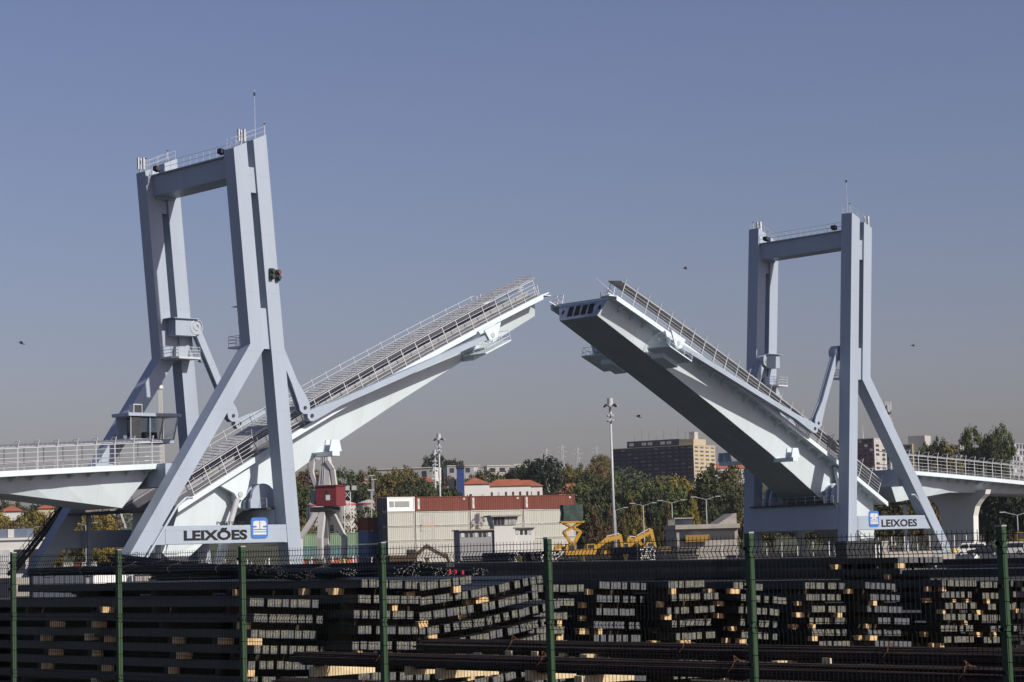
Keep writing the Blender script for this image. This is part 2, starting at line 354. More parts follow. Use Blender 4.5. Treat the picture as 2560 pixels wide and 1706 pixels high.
    e.build("emblem_mark", mat("emblem_white", (.55, .55, .55), .5, var=.05), lg)
    if left:
        for a, z, m_ in ((48.75, 33.05, M_GREENL), (47.95, 32.95, M_GREENL)):
            sgn = MB(S).box(a-.24, a+.24, -W-.35, -W-.02, z-.58, z+.58).build("traffic_signal", m_, t)
            MB(S).disc((a, z+.3), .2, -W-.6, -W-.352, 12).build("red_lens", mat("signal_red", (.22, .03, .03), .5) if a < 48.4 else M_DARK, sgn)
            MB(S).disc((a, z-.28), .2, -W-.6, -W-.352, 12).build("lower_lens", M_DARK, sgn)
        # control cabin on the far leg
        cab = MB(S).prism([(52.1, 15.9), (57.6, 15.9), (57.6, 16.35), (52.0, 16.35)], 4.3, 7.3).build("control_cabin", M_TOWER, t)
        MB(S).box(51.2, 57.9, 4.1, 7.45, 18.753, 19.1).build("cabin_roof", M_TOWER, cab)
        for a0, a1 in ((52.0, 51.4), (53.45, 53.35), (55.0, 55.0), (57.4, 57.4)):
            for y in (4.32, 7.18): MB(S).bar((a0+.06, y+.06, 16.352), (a1+.06, y+.06, 18.75), .12, .12).build("cabin_post", M_TOWER, cab)
        MB(S).box(56.3, 57.5, 7.0, 7.28, 16.352, 18.75).build("cabin_wall", M_TOWER, cab); MB(S).box(56.2, 57.45, 4.34, 4.42, 16.352, 18.75).build("cabin_door", M_DARK, cab)
        for y in (4.30, 7.29):
            for q_ in ([(52.1, 16.4), (53.35, 16.4), (53.3, 18.7), (51.55, 18.7)], [(53.55, 16.4), (54.95, 16.4), (54.95, 18.7), (53.5, 18.7)], [(55.15, 16.4), (56.2, 16.4), (56.2, 18.7), (55.15, 18.7)]):
                MB(S).prism(q_, y, y+.02).build("window_pane", M_PANE, cab)
        MB(S).box(53.6, 55.2, 5.2, 6.2, 16.352, 17.1).build("console", M_DARK, cab)
        ac = MB(S).box(55.6, 56.7, 5.0, 5.9, 19.1, 20.1).build("air_conditioner", M_RAIL, cab)
        MB(S).box(55.7, 56.6, 4.94, 4.998, 19.2, 20.0).build("fan_grille", M_DARK, ac)
        st = MB(S)     # stairs up the far leg
        for y in (7.9, 8.9): st.bar((68.6, y+2, 2.2), (60.4, y+2, 11.2), .12, .35)
        n = 26
        for i in range(n): f = (i+.5)/n; st.box(68.6-8.2*f-.15, 68.6-8.2*f+.15, 9.95, 10.85, 2.2+9*f, 2.25+9*f)
        for y in (9.9, 10.9):
            for i in range(14): f = i/13; st.tube((68.6-8.2*f, y, 2.2+9*f), (68.6-8.2*f, y, 3.3+9*f), .03)
            for h in (.55, 1.1): st.tube((68.6, y, 2.2+h), (60.4, y, 11.2+h), .03)
        st.build("leg_stairway", M_DARK, t)
    return t
ia_ = lambda z: 54.96+(17.5-z)*0.712
tower(-1); tower(1)

# ---------------- leaves
def zd(a): return 34.0-.449*(a-6.2)-.00113*(a-6.2)*(a-26.8)
BOT = [(5.3, 31.75), (17.1, 25.75), (27.2, 20.5), (37, 15.2), (41.5, 12.6), (45.8, 10.0), (50.9, 6.9), (55, 4.85), (56.9, 3.8), (58.4, 3.85), (59.3, 4.8)]
def zbot(a):
    for (a0, z0), (a1, z1) in zip(BOT, BOT[1:]):
        if a0 <= a <= a1: return z0+(z1-z0)*(a-a0)/(a1-a0)
    return BOT[-1][1]
PIV = (49.0, 9.5)
def leaf(s):
    left = s < 0; S0 = side(s); rot = radians(-0.35 if left else 0.45)
    def S(a, v, z):
        da, dz = a-PIV[0], z-PIV[1]
        return S0(PIV[0]+da*cos(rot)+dz*sin(rot), v, PIV[1]+dz*cos(rot)-da*sin(rot))
    t = thing("bascule_leaf", ("raised white bridge leaf on the left, its grey canopy and roadway seen from above" if left else
              "raised white bridge leaf on the right, its dark underside and open end facing the viewer"), "bridge leaf", BR(s*49, 0, 9), "raised leaves of the bascule bridge")
    # tapering box girder
    st = [5.3, 10, 17.1, 22, 27.2, 32, 37, 41.5, 45.8, 50.9, 55, 56.9]
    rings = []
    for i, a in enumerate(st):
        at_ = 6.2 if i == 0 else a
        rings.append([(at_, -4.4, zd(at_)-.28), (at_, 4.4, zd(at_)-.28), (a, 3.4, zbot(a)), (a, -3.4, zbot(a))])
    rings.append([(57.2, -4.4, zd(57.2)-.3), (57.2, 4.4, zd(57.2)-.3), (58.4, 3.4, 3.85), (58.4, -3.4, 3.85)])
    g = MB(S); R = rings; n = 4; P = [p for r in R for p in r]; Fs = []
    for k in range(len(R)-1):
        for i in range(4): Fs.append((k*4+i, k*4+(i+1) % 4, (k+1)*4+(i+1) % 4, (k+1)*4+i))
    Fs.append(tuple(range(4*(len(R)-1), 4*len(R)))); Fs.append((0, 1, 2, 3)); g.pts(P, Fs)
    gd = g.build("box_girder", M_LEAF, t)
    MB(S).loft([[(a, -3.38, zbot(a)-.004), (a, 3.38, zbot(a)-.004), (a, 3.38, zbot(a)-.03), (a, -3.38, zbot(a)-.03)] for a in st[:-1]]).build("soffit_shade_plate", mat("soffit_shade_paint", (.30, .335, .335), .7, var=.1, scale=.4), gd)  # thin sheet added under the girder, underside shade put into its colour
    # end plate, rim and the four dark openings at the tip
    def tip(y, f, out): # f 0 bottom .. 1 top of the end face
        a = 5.3+.9*f; z = 31.75+(zd(6.2)-.28-31.75)*f
        return (a-.9*out, y, z+.40*out)
    def tipw(f): return 3.4+1.0*f
    ep = MB(S)
    ep.pts([tip(-tipw(0), 0, .02), tip(tipw(0), 0, .02), tip(tipw(1), 1, .02), tip(-tipw(1), 1, .02), tip(-tipw(0), 0, .001), tip(tipw(0), 0, .001), tip(tipw(1), 1, .001), tip(-tipw(1), 1, .001)],
           [(0,1,2,3),(4,5,6,7),(0,1,5,4),(1,2,6,5),(2,3,7,6),(3,0,4,7)])
    e = ep.build("end_plate", mat("tip_grey_paint", (0.30, 0.36, 0.44), .6, var=.3, scale=.8), gd)
    for k in range(4):
        c0 = -2.35+k*1.22
        o = MB(S); P = []
        for out in (.021, .035): P += [tip(c0, .2, out), tip(c0+.9, .2, out), tip(c0+.98, .85, out), tip(c0+.08, .85, out)]
        o.pts(P, [(0,1,2,3),(4,5,6,7),(0,1,5,4),(1,2,6,5),(2,3,7,6),(3,0,4,7)]).build("dark_opening", M_UNLIT, e)
    for c0 in (-3.35, 3.2):
        o = MB(S); P = [tip(c0+.22*cos(b), .55+.16*sin(b), .03) for b in [2*pi*i/10 for i in range(10)]]
        o.pts(P+[tip(p_, .55, .021) for p_ in (c0,)], [tuple(range(10))]).build("lock_hole", M_UNLIT, e)
    # deck slab, fascias, roadway, walkways
    sa = [6.2+(58.5-6.2)*i/24 for i in range(25)]
    def strip(y0, y1, d0, d1, nm, m, par=t, sa=sa):
        return MB(S).loft([[(a, y0, zd(a)+d1), (a, y1, zd(a)+d1), (a, y1, zd(a)+d0), (a, y0, zd(a)+d0)] for a in sa]).build(nm, m, par)
    strip(-5.75, 5.75, -.27, -.05, "deck_slab", M_LEAF)
    strip(-5.95, -5.753, -.55, .08, "fascia", M_LEAF); strip(5.753, 5.95, -.55, .08, "fascia", M_LEAF)
    strip(-3.1, 5.0, -.047, .0, "roadway", M_DECK); strip(-5.74, -3.25, -.047, .12, "walkway", M_WALK)
    strip(-3.24, -3.12, -.047, .75, "kerb_barrier", M_WALK); strip(5.02, 5.7, -.047, .15, "far_kerb", M_WALK)
    # cantilever brackets
    for i in range(24):
        a = 8+i*2.08
        if a > 57: break
        for sg in (-1, 1):
            b = MB(S); w = .06
            zt_ = lambda x: zd(x)-.275
            P = [(a+dx, sg*y, z) for dx in (-w, w) for y, z in ((4.39, zt_(a+dx)), (5.74, zt_(a+dx)), (5.74, zt_(a+dx)-.22), (4.25, zt_(a+dx)-.75))]
            b.pts(P, [(0,1,2,3),(4,5,6,7),(0,1,5,4),(1,2,6,5),(2,3,7,6),(3,0,4,7)]).build("cantilever_bracket", M_LEAF, t)
    # near walkway screen: leaning posts, rails, canopy
    ca = math.atan2(.47, 1); na, nz = sin(ca), cos(ca)        # deck normal in (a, z)
    def up(a, y, h): return (a+na*h, y, zd(a)+.1+nz*h)
    pa = [7.0+2.06*i for i in range(25)]
    for a in pa:
        if left is False and False: pass
        p = MB(S); p.bar(up(a, -5.85, 0), up(a, -5.85, 2.05), .08, .08); p.bar(up(a, -5.85, 2.05), up(a-.12, -6.05, 2.75), .07, .07)
        p.build("screen_post", M_RAIL, t)
        arm = MB(S); arm.bar(up(a, -5.8, 2.15), up(a, -3.3, 2.42), .07, .09); arm.path([up(a, -4.9, 2.3), up(a+.1, -5.3, 2.65), up(a-.1, -6.0, 2.7)], .035)
        arm.build("canopy_arm", M_RAIL, t)
    for h in (.32, .72, 1.12, 1.52, 2.02): 
        MB(S).path([up(a, -5.85, h) for a in [7.0+(56.5-7.0)*i/12 for i in range(13)]], .028 if h < 2 else .045, 6).build("screen_rail", M_RAIL, t)
    can = MB(S); cs = [6.4+(57-6.4)*i/24 for i in range(25)]
    can.loft([[up(a, -5.75, 2.2), up(a, -3.3, 2.5), up(a, -3.3, 2.46), up(a, -5.75, 2.16)] for a in cs])
    cn = can.build("canopy_sheet", M_CANOPY, t)
    k = MB(S)
    a = 6.6
    while a < 57: k.bar(up(a, -5.74, 2.225), up(a, -3.31, 2.525), .035, .045); k.bar(up(a, -5.74, 2.14), up(a, -3.31, 2.44), .035, .045); a += .515
    k.build("canopy_ribs", M_RAIL, cn)
    MB(S).path([up(a, -3.35, 2.4) for a in cs], .06, 6).build("canopy_purlin", M_RAIL, t)
    for a in pa[::1]:
        q = MB(S); q.bar(up(a, -3.2, .6), up(a, -3.2, 2.4), .07, .07); q.build("canopy_inner_post", M_RAIL, t)
    gl = M_GLASS
    MB(S).path([up(a, -3.2, 1.25) for a in cs], .045, 6).build("inner_rail", M_RAIL, t)
    MB(S).path([up(a, -3.2, 1.0) for a in cs], .03, 6).build("inner_rail", M_RAIL, t)
    for a in pa:
        MB(S).bar(up(a, 5.8, 0), up(a, 5.8, 1.35), .07, .07).build("far_railing_post", M_RAIL, t)
    for h in (.6, 1.15): MB(S).path([up(a, 5.8, h) for a in cs], .032, 6).build("far_rail", M_RAIL, t)
    # tip fittings: guard frames, toe plates, whip
    for v in (-5.3, -4.2, 3.9, 5.0) if not left else (-5.3, 5.0):
        f = MB(S); f.path([up(6.3, v, 0), up(6.1, v, 1.15), up(6.1, v+.7, 1.15), up(6.3, v+.7, 0)], .04); f.path([up(6.2, v, .6), up(6.2, v+.7, .6)], .03); f.build("guard_frame", M_WHITE, t)
    MB(S).box(4.9, 6.19, -5.9, -4.6, 33.93, 34.02).build("toe_plate", M_LEAF, t)
    tf = MB(S)
    for k_ in range(2): tf.bar((6.3, -5.6+10.6*k_, 33.9), (5.0, -5.6+10.6*k_, 34.35), .12, .12)
    tf.build("lock_finger", M_LEAF, t)
    if not left: MB(S).tube(up(7.2, -5.2, .2), (3.3, -5.2, 36.2), .05, 6, .02).build("barrier_pole", M_RAIL, t)
    # tie beams with their pin brackets and service platforms, both sides
    for sg in (-1, 1):
        y = sg*6.7; p, q = Vector((42.0, 0, 18.4)), Vector((15.7, 0, 28.5)); dv = (q-p).normalized(); nv = Vector((-dv.z, 0, dv.x))
        if nv.z < 0: nv = -nv
        tb = MB(S)
        pts = [p+nv*.62, p+dv*1.2+nv*.62, p+dv*4+nv*.42, q+nv*.3, q-nv*.3, p+dv*4-nv*.28, p+dv*1.2-nv*.55, p-nv*.62, p-dv*.45-nv*.45, p-dv*.62, p-dv*.45+nv*.45]
        tb.prism([(c.x, c.z) for c in pts], y-.38, y+.38); tbo = tb.build("tie_beam", M_TOWER, t)
        MB(S).disc((p.x, p.z), .22, y-.46, y+.46, 10).build("pin", M_DARK, tbo)
        fin = MB(S)
        for yy in (y-.62, y+.42):
            fin.prism([(14.4, zd(14.4)-.3), (17.0, zd(17.0)-.3), (16.5, 28.3), (16.25, 27.95), (15.7, 27.7), (15.15, 27.95), (14.95, 28.5)], yy, yy+.2)
        fo = fin.build("pin_bracket", M_LEAF, t)
        MB(S).disc((15.7, 28.5), .3, y-.68, y+.68, 12).build("pin", M_GALV, fo)
        pl = MB(S); sl_ = -.44
        def pz(a): return 26.45+(16.7-a)*.44
        pl.pts([(a, sg*v, pz(a)+dz) for dz in (0, .16) for a, v in ((13.4, 4.0), (17.4, 3.9), (17.4, 7.9), (13.4, 7.9))], [(0,1,2,3),(4,5,6,7),(0,1,5,4),(1,2,6,5),(2,3,7,6),(3,0,4,7)])
        po = pl.build("service_platform", M_LEAF, t)
        r = MB(S); C = [(13.4, 4.0), (13.4, 5.9), (13.4, 7.85), (14.7, 7.85), (16.0, 7.85), (17.4, 7.85), (17.4, 5.9), (17.4, 4.0)]
        for a, v in C: r.tube((a, sg*v, pz(a)+.15), (a+.3, sg*v, pz(a)+1.25), .03)
        for h in (.6, 1.2): r.path([(a+.25*h, sg*v, pz(a)+h) for a, v in C], .028)
        r.build("railing", M_LEAF, po)
        MB(S).pts([(a, sg*v, pz(a)+dz) for dz in (-.6, -.002) for a, v in ((14.6, 3.5), (17.2, 3.5), (17.2, 5.6), (14.6, 5.6))], [(0,1,2,3),(4,5,6,7),(0,1,5,4),(1,2,6,5),(2,3,7,6),(3,0,4,7)]).build("platform_box", M_LEAF, po)
        # tail: fin that the lifting cylinder pushes
        fn = MB(S).prism([(53.0, zd(53)-.56), (48.4, zd(48.4)-.56), (49.4, 9.8), (49.9, 9.35), (50.5, 9.5), (50.9, 10.1)], sg*4.9-.25, sg*4.9+.25).build("lift_fin", M_LEAF, t)
        MB(S).disc((50.15, 10.0), .3, sg*4.9-.35, sg*4.9+.35, 12).build("pin", M_GALV, fn)
        # trunnion boss
        MB(S).disc((PIV[0], PIV[1]+.3), 1.5, *sorted((sg*3.9, sg*4.6)), 20).build("trunnion_boss", M_LEAF, t)
    # buffer beam below the girder with upright plates
    bz = 14.1
    for sg in (-1, 1):
        bmn = MB(S0).box(37.9, 38.9, *sorted((sg*3.2, sg*6.6)), bz, bz+.5).build("buffer_beam", M_LEAF, t)
        for y in (5.5, 6.45): MB(S0).prism([(37.6, bz+.503), (39.3, bz+.503), (39.0, bz+1.75), (37.9, bz+1.75)], *sorted((sg*y, sg*(y+.15)))).build("upright_plate", M_LEAF, bmn)
    # counterweight under the tail
    MB(S).prism([(50.6, 7.2), (57.0, 7.5), (58.7, 4.0), (57.6, 3.0), (55.6, 3.4)], -3.3, 3.3).build("counterweight", M_LEAF, t)
    if left:
        bc = MB(S); bc.path([up(36.2, 5.6, 0), up(36.2, 5.6, 1.6)], .12, 6); bc.ball((up(36.2, 5.6, 1.9)), .38, 8, 5); bc.build("warning_lamp", M_DARK, t)
    return t
leaf(-1); leaf(1)

# ---------------- approach viaducts
def approach(s):
    left = s < 0; S = side(s)
    t = thing("approach_viaduct", ("white approach viaduct with grey canopy at the left edge" if left else
              "white approach viaduct on a flared pier at the right edge"), "viaduct", BR(s*75, 0, 0), "approach viaducts of the bridge")
    A1 = 112.0
    zf = lambda a: 13.12-.045*(a-60.2)-.00022*(a-60.2)**2
    zb = (lambda a: 8.7+.115*(a-63.6) if a < 78 else 10.36-.01*(a-78)) if left else (lambda a: 8.7+.105*(a-63.6) if a < 76 else 10.0 if a < 84 else 9.9-.02*(a-84))
    g = MB(S); st = [63.6, 68, 72, 76, 80, 84, 92, 102, A1]
    R = [[(60.6 if i == 0 else a, -4.4, zf(a)-.4), (60.6 if i == 0 else a, 4.4, zf(a)-.4), (a, 3.4, zb(a)), (a, -3.4, zb(a))] for i, a in enumerate(st)]
    g.loft(R).build("box_girder", M_LEAF, t)
    sa = [60.2+(A1-60.2)*i/12 for i in range(13)]
    def strip(y0, y1, d0, d1, nm, m): MB(S).loft([[(a, y0, zf(a)+d1), (a, y1, zf(a)+d1), (a, y1, zf(a)+d0), (a, y0, zf(a)+d0)] for a in sa]).build(nm, m, t)
    strip(-5.75, 5.75, -.39, -.15, "deck_slab", M_LEAF); strip(-5.95, -5.753, -.5, .05, "fascia", M_LEAF); strip(5.753, 5.95, -.5, .05, "fascia", M_LEAF)
    strip(-3.1, 5.0, -.147, -.05, "roadway", M_DECK); strip(-5.74, -3.25, -.147, .03, "walkway", M_WALK)
    i = 0
    while 61.5+2.2*i < A1:
        a = 61.5+2.2*i; i += 1
        b = MB(S); P = [(a+dx, -y, z) for dx in (-.06, .06) for y, z in ((4.39, zf(a)-.393), (5.74, zf(a)-.393), (5.74, zf(a)-.6), (4.3, zf(a)-1.0))]
        b.pts(P, [(0,1,2,3),(4,5,6,7),(0,1,5,4),(1,2,6,5),(2,3,7,6),(3,0,4,7)]).build("cantilever_bracket", M_LEAF, t)
        p = MB(S); z = zf(a)+.02
        p.bar((a, -5.85, z), (a, -5.85, z+2.25), .10, .10); p.bar((a, -5.85, z+2.25), (a, -6.1, z+2.9), .09, .09); p.build("screen_post", M_RAIL, t)
        q = MB(S); q.bar((a, -5.8, z+2.3), (a, -3.3, z+2.6), .07, .09); q.path([(a, -4.8, z+2.5), (a, -5.4, z+2.85), (a, -6.05, z+2.8)], .035); q.build("canopy_arm", M_RAIL, t)
        MB(S).bar((a, -3.2, z), (a, -3.2, z+2.55), .07, .07).build("canopy_inner_post", M_RAIL, t)
        MB(S).bar((a, 5.8, z), (a, 5.8, z+1.2), .06, .06).build("far_railing_post", M_RAIL, t)
    for h in (.35, .8, 1.25, 1.75, 2.2): MB(S).path([(a, -5.85, zf(a)+h) for a in sa], .026 if h < 2 else .045, 6).build("screen_rail", M_RAIL, t)
    for h in (.6, 1.2): MB(S).path([(a, 5.8, zf(a)+h) for a in sa], .026, 6).build("far_rail", M_RAIL, t)
    for h in (.45, .9): MB(S).path([(a, -3.2, zf(a)+h) for a in sa], .04, 6).build("inner_rail", M_RAIL, t)
    c = MB(S).loft([[(a, -5.75, zf(a)+2.36), (a, -3.3, zf(a)+2.68), (a, -3.3, zf(a)+2.64), (a, -5.75, zf(a)+2.32)] for a in sa]).build("canopy_sheet", M_CANOPY, t)
    k = MB(S); a = 60.4
    while a < A1: k.bar((a, -5.74, zf(a)+2.4), (a, -3.31, zf(a)+2.72), .05, .06); a += .55
    k.build("canopy_ribs", M_RAIL, c)
    # flared pier
    dx = 14.0 if left else 0.0; S2 = lambda a, v, z: S(a+dx, v, z)
    pr = MB(S2)
    Rg = [(0.0, 2.75), (6.6, 2.95), (8.0, 3.4), (9.0, 4.3), (9.7, 5.2), (10.35, 5.4)]
    pr.loft([[(82.3, -w_, z_), (83.5, -w_, z_), (83.5, w_, z_), (82.3, w_, z_)] for z_, w_ in Rg])
    pr.build("flared_pier", M_LEAF if False else mat("pier_pale_concrete", (.62, .63, .60), .8, var=.06, scale=.5, streak=.05), t)
    return t
approach(-1); approach(1)
# ------------------------------------------------------------------ far bank: quay wall, containers, cranes, buildings, trees
def gnd(px, Y, py=1390, z=0.0):
    p = at(px, py, Y); p.z = z; return p
def zat(px, py, Y): return at(px, py, Y).z
def fr2(o, ang):      # frame with x along angle ang (degrees), y turned away from the viewer
    e = Vector((cos(radians(ang)), sin(radians(ang)), 0)); n = Vector((-e.y, e.x, 0))
    if n.y < 0: n = -n
    o = Vector(o); return lambda x, y, z: o+e*x+n*y+Z*z

M_QUAY = mat("quay_wall_dark", (0.07, 0.07, 0.065), .95, var=.35, scale=.4, streak=.3)
M_COPE = mat("quay_coping", (0.42, 0.38, 0.31), .9, var=.2)
q = thing("quay_wall", "long dark quay wall with a thin pale coping, below the containers and excavators", "wall", BR(38, 40, 0))
zq = lambda v: 1.33+.0068*max(0, v-10)
seg = [(-14+14*i) for i in range(15)]
for a, b in zip(seg, seg[1:]):
    MB(BR).pts([(37.7, a+.02, -4), (38.6, a+.02, -4), (38.6, b-.02, -4), (37.7, b-.02, -4), (37.7, a+.02, zq(a)), (38.6, a+.02, zq(a)), (38.6, b-.02, zq(b)), (37.7, b-.02, zq(b))],
               [(0,3,2,1),(4,5,6,7),(0,1,5,4),(1,2,6,5),(2,3,7,6),(3,0,4,7)]).build("wall_panel", M_QUAY, q)
    MB(BR).pts([(37.6, a+.02, zq(a)+.002), (38.7, a+.02, zq(a)+.002), (38.7, b-.02, zq(b)+.002), (37.6, b-.02, zq(b)+.002), (37.6, a+.02, zq(a)+.12), (38.7, a+.02, zq(a)+.12), (38.7, b-.02, zq(b)+.12), (37.6, b-.02, zq(b)+.12)],
               [(0,3,2,1),(4,5,6,7),(0,1,5,4),(1,2,6,5),(2,3,7,6),(3,0,4,7)]).build("coping_stone", M_COPE, q)
M_YELB = mat("bollard_yellow", (0.62, 0.50, 0.16), .6)
for k, px in enumerate((846, 1053, 1285, 1440, 1548)):
    # bollards stand on the coping
    lo, hi = -14.0, 180.0
    for _ in range(40):
        m_ = (lo+hi)/2; w = BR(38.15, m_, 1.5)
        if 1280+F*w.x/w.y > px: lo = m_
        else: hi = m_
    z0 = zq(lo)+.12; b = MB(frame(BR(38.15, lo, 0)))
    b.cone(0, 0, z0, z0+.45, .3, .26); b.cone(0, 0, z0+.45, z0+.75, .26, .46); b.cone(0, 0, z0+.75, z0+.85, .46, .3)
    single("bollard", b, M_YELB, ["pale yellow bollard on the coping under the harbour crane", "pale yellow bollard on the coping below the brown excavator boom", "pale yellow bollard on the coping below the little control tower", "pale yellow bollard on the coping below the yellow scissor lift", "rightmost pale yellow bollard on the coping, below the yellow excavators"][k], "bollard", "mooring bollards on the quay", base=BR(38.15, lo, z0))

# ---------------- shipping containers
M_CW = mat("container_white", (0.45, 0.455, 0.41), .55, var=.06, scale=.4, streak=.1)
M_CR = mat("container_red", (0.16, 0.04, 0.024), .6, var=.15, scale=.4, streak=.15)
M_CG = mat("container_green", (0.20, 0.30, 0.20), .6, var=.15, scale=.5, streak=.15)
M_CT = mat("container_teal", (0.13, 0.22, 0.23), .6, var=.15, scale=.5, streak=.15)
M_CO = mat("container_orange", (0.55, 0.12, 0.05), .6, var=.15, scale=.5)
M_CB = mat("container_blue", (0.07, 0.13, 0.24), .6, var=.15, scale=.5)
M_CGR = mat("container_grey", (0.06, 0.07, 0.09), .6, var=.15, scale=.5)
def container(o, ang, L, z0, H, m, label, group, door=None, cab=False, mark=0, endm=None):
    f = fr2(o, ang); Wd = 2.44
    t = thing("shipping_container", label, "container", f(L/2, 0, z0), group)
    e = .09
    body = MB(f); n = int(L/.42); xs = []; 
    # corrugated long sides
    prof = []
    for i in range(n):
        x = e+(L-2*e)*i/n; w = (L-2*e)/n
        prof += [(x, .0), (x+w*.35, .0), (x+w*.5, .05), (x+w*.85, .05)]
    prof.append((L-e, 0))
    P = [(x, e+d, z0+e) for x, d in prof]+[(x, e+d, z0+H-e) for x, d in prof]; k = len(prof)
    body.pts(P, [(i, i+1, k+i+1, k+i) for i in range(k-1)])
    body.pts([(e, e+.06, z0+e), (L-e, e+.06, z0+e), (L-e, Wd-e, z0+e), (e, Wd-e, z0+e), (e, e+.06, z0+H-e), (L-e, e+.06, z0+H-e), (L-e, Wd-e, z0+H-e), (e, Wd-e, z0+H-e)],
             [(0,3,2,1),(4,5,6,7),(1,2,6,5),(2,3,7,6),(3,0,4,7)])
    body.build("corrugated_body", m, t)
    fm = MB(f)
    for x in (0, L-.16):
        for y in (0, Wd-.16): fm.box(x, x+.16, y, y+.16, z0+.02, z0+H-.005)
    for z in (z0+.02, z0+H-.17):
        for y in (.005, Wd-.15): fm.box(.16, L-.16, y, y+.145, z+.003, z+.15)
        for x in (.005, L-.15): fm.box(x, x+.145, .16, Wd-.16, z+.003, z+.15)
    fm.build("frame", m, t)
    if endm: MB(f).box(-.03, -.006, .14, Wd-.14, z0+.14, z0+H-.14).build("end_wall", endm, t)
    if door:
        d = MB(f)
        for y0 in (.2, 1.26): d.box(L-.06, L-.02, y0, y0+.98, z0+.2, z0+H-.2)
        dd = d.build("door", door, t)
        b = MB(f)
        for y in (.45, .95, 1.5, 2.0): b.tube((L+.02, y, z0+.2), (L+.02, y, z0+H-.2), .035)
        b.build("lock_rods", M_GALV, dd)
    if cab:   # reefer / cabin with grilles
        for x0, x1 in ((.55, 1.5), (1.75, 4.9)):
            w_ = MB(f).box(x0, x1, .03, .085, z0+.95, z0+2.05).build("grille", mat("grille_grey", (.25, .27, .26), .6), t)
    if mark:
        MB(f).box(.5, .95, .06, .088, z0+.35, z0+H-.35).build("number_panel", mat("number_strip", (.5, .5, .48), .6, var=.8, scale=5), t)
        MB(f).box(L-1.35, L-.95, .06, .088, z0+H-.75, z0+H-.35).build("number_mark", mat("number_strip", (.5, .5, .48)), t)
    return t
CY, CA = 440.0, 28.0
co = gnd(971, CY); Hc = 2.92
rows = ["bottom", "second lowest", "third lowest", "fourth lowest"]
for r in range(4):
    x = 0.0
    for c, L in enumerate((6.06, 12.19, 12.19, 12.19)):
        container(fr2(co, CA)(x, 0, 0), CA, L, .3+r*Hc, Hc-.06, M_CW,
                  "%s white container in the %s row of the stack%s" % (["short", "long", "long", "long"][c], rows[r], [", left end", ", left of the middle", ", right of the middle", ", right end"][c]), "white stacked containers", endm=M_CGR if c == 0 else None); x += L+.2
x = 0
container(co, CA, 6.06, .3+4*Hc, Hc, M_WHITE, "short white container with grey grilles on top of the stack, left of the red ones", "containers on the top row", cab=True, endm=M_CGR); x = 6.26
for c in range(3):
    container(fr2(co, CA)(x, 0, 0), CA, 12.19, .3+4*Hc, Hc, M_CR, ["left of the three rust red containers on the top row", "middle of the three rust red containers on the top row", "right of the three rust red containers, with pale blue doors"][c], "containers on the top row",
              door=mat("door_pale_blue", (.30, .45, .55), .5) if c == 2 else None, mark=1); x += 12.39
# second column behind (dark ends seen at the left)
for r in range(5):
    container(fr2(co, CA)(0, 2.6, 0), CA, 12.19, .3+r*Hc, Hc-.05, M_CGR, "dark grey container in the back column of the stack, %s" % (rows+["topmost"])[r], "dark containers behind the white stack")
# left group behind the crane
go = gnd(752, 470); L2 = 12.19
for r, m_, nm in ((0, M_CO, "orange"), (1, M_CT, "teal"), (2, M_CG, "green")):
    for c in range(2):
        container(fr2(go, 12)(c*(L2+.1), 0, 0), 12, L2, .3+r*2.7, 2.65, m_ if not (r == 0 and c == 1) else M_CGR, "%s container in the low stack behind the harbour crane, %s" % (nm if not (r == 0 and c == 1) else "dark grey", "left" if c == 0 else "right"), "low stack behind the crane")
go2 = gnd(921, 445)
for r, m_, nm in ((0, M_CGR, "dark grey"), (1, M_CB, "dark blue"), (2, M_CB, "blue"), (3, M_CR, "red")):
    container(go2, 60, 6.06, .3+r*2.7, 2.65, m_, "%s short container seen end on, left of the white stack, level %d" % (nm, r+1), "short containers left of the white stack")
# left edge, behind the fence near the left tower
for px, Y, L, z0, m_, lab, ang in ((82, 190, 4.6, 0, M_CGR, "dark grey container at the left edge beside the green fence post", 20), (133, 195, 2.2, 0, M_WHITE, "white container end beside the dark grey container at the left edge", 20), (233, 200, 3.0, .2, M_WHITE, "white box van body behind the dark bars near the left tower leg", 20)):
    container(gnd(px, Y), ang, L, z0, 2.6, m_, lab, "boxes by the left tower")
for px, m_, nm in ((158, M_CW, "cream"), (188, M_CR, "rust red"), (204, M_CW, "cream white")):
    container(gnd(px, 420), 5, 1.6 if px < 200 else 2.6, 0.0, 3.6, m_, "%s container seen through the legs of the left tower" % nm, "containers beyond the left tower")

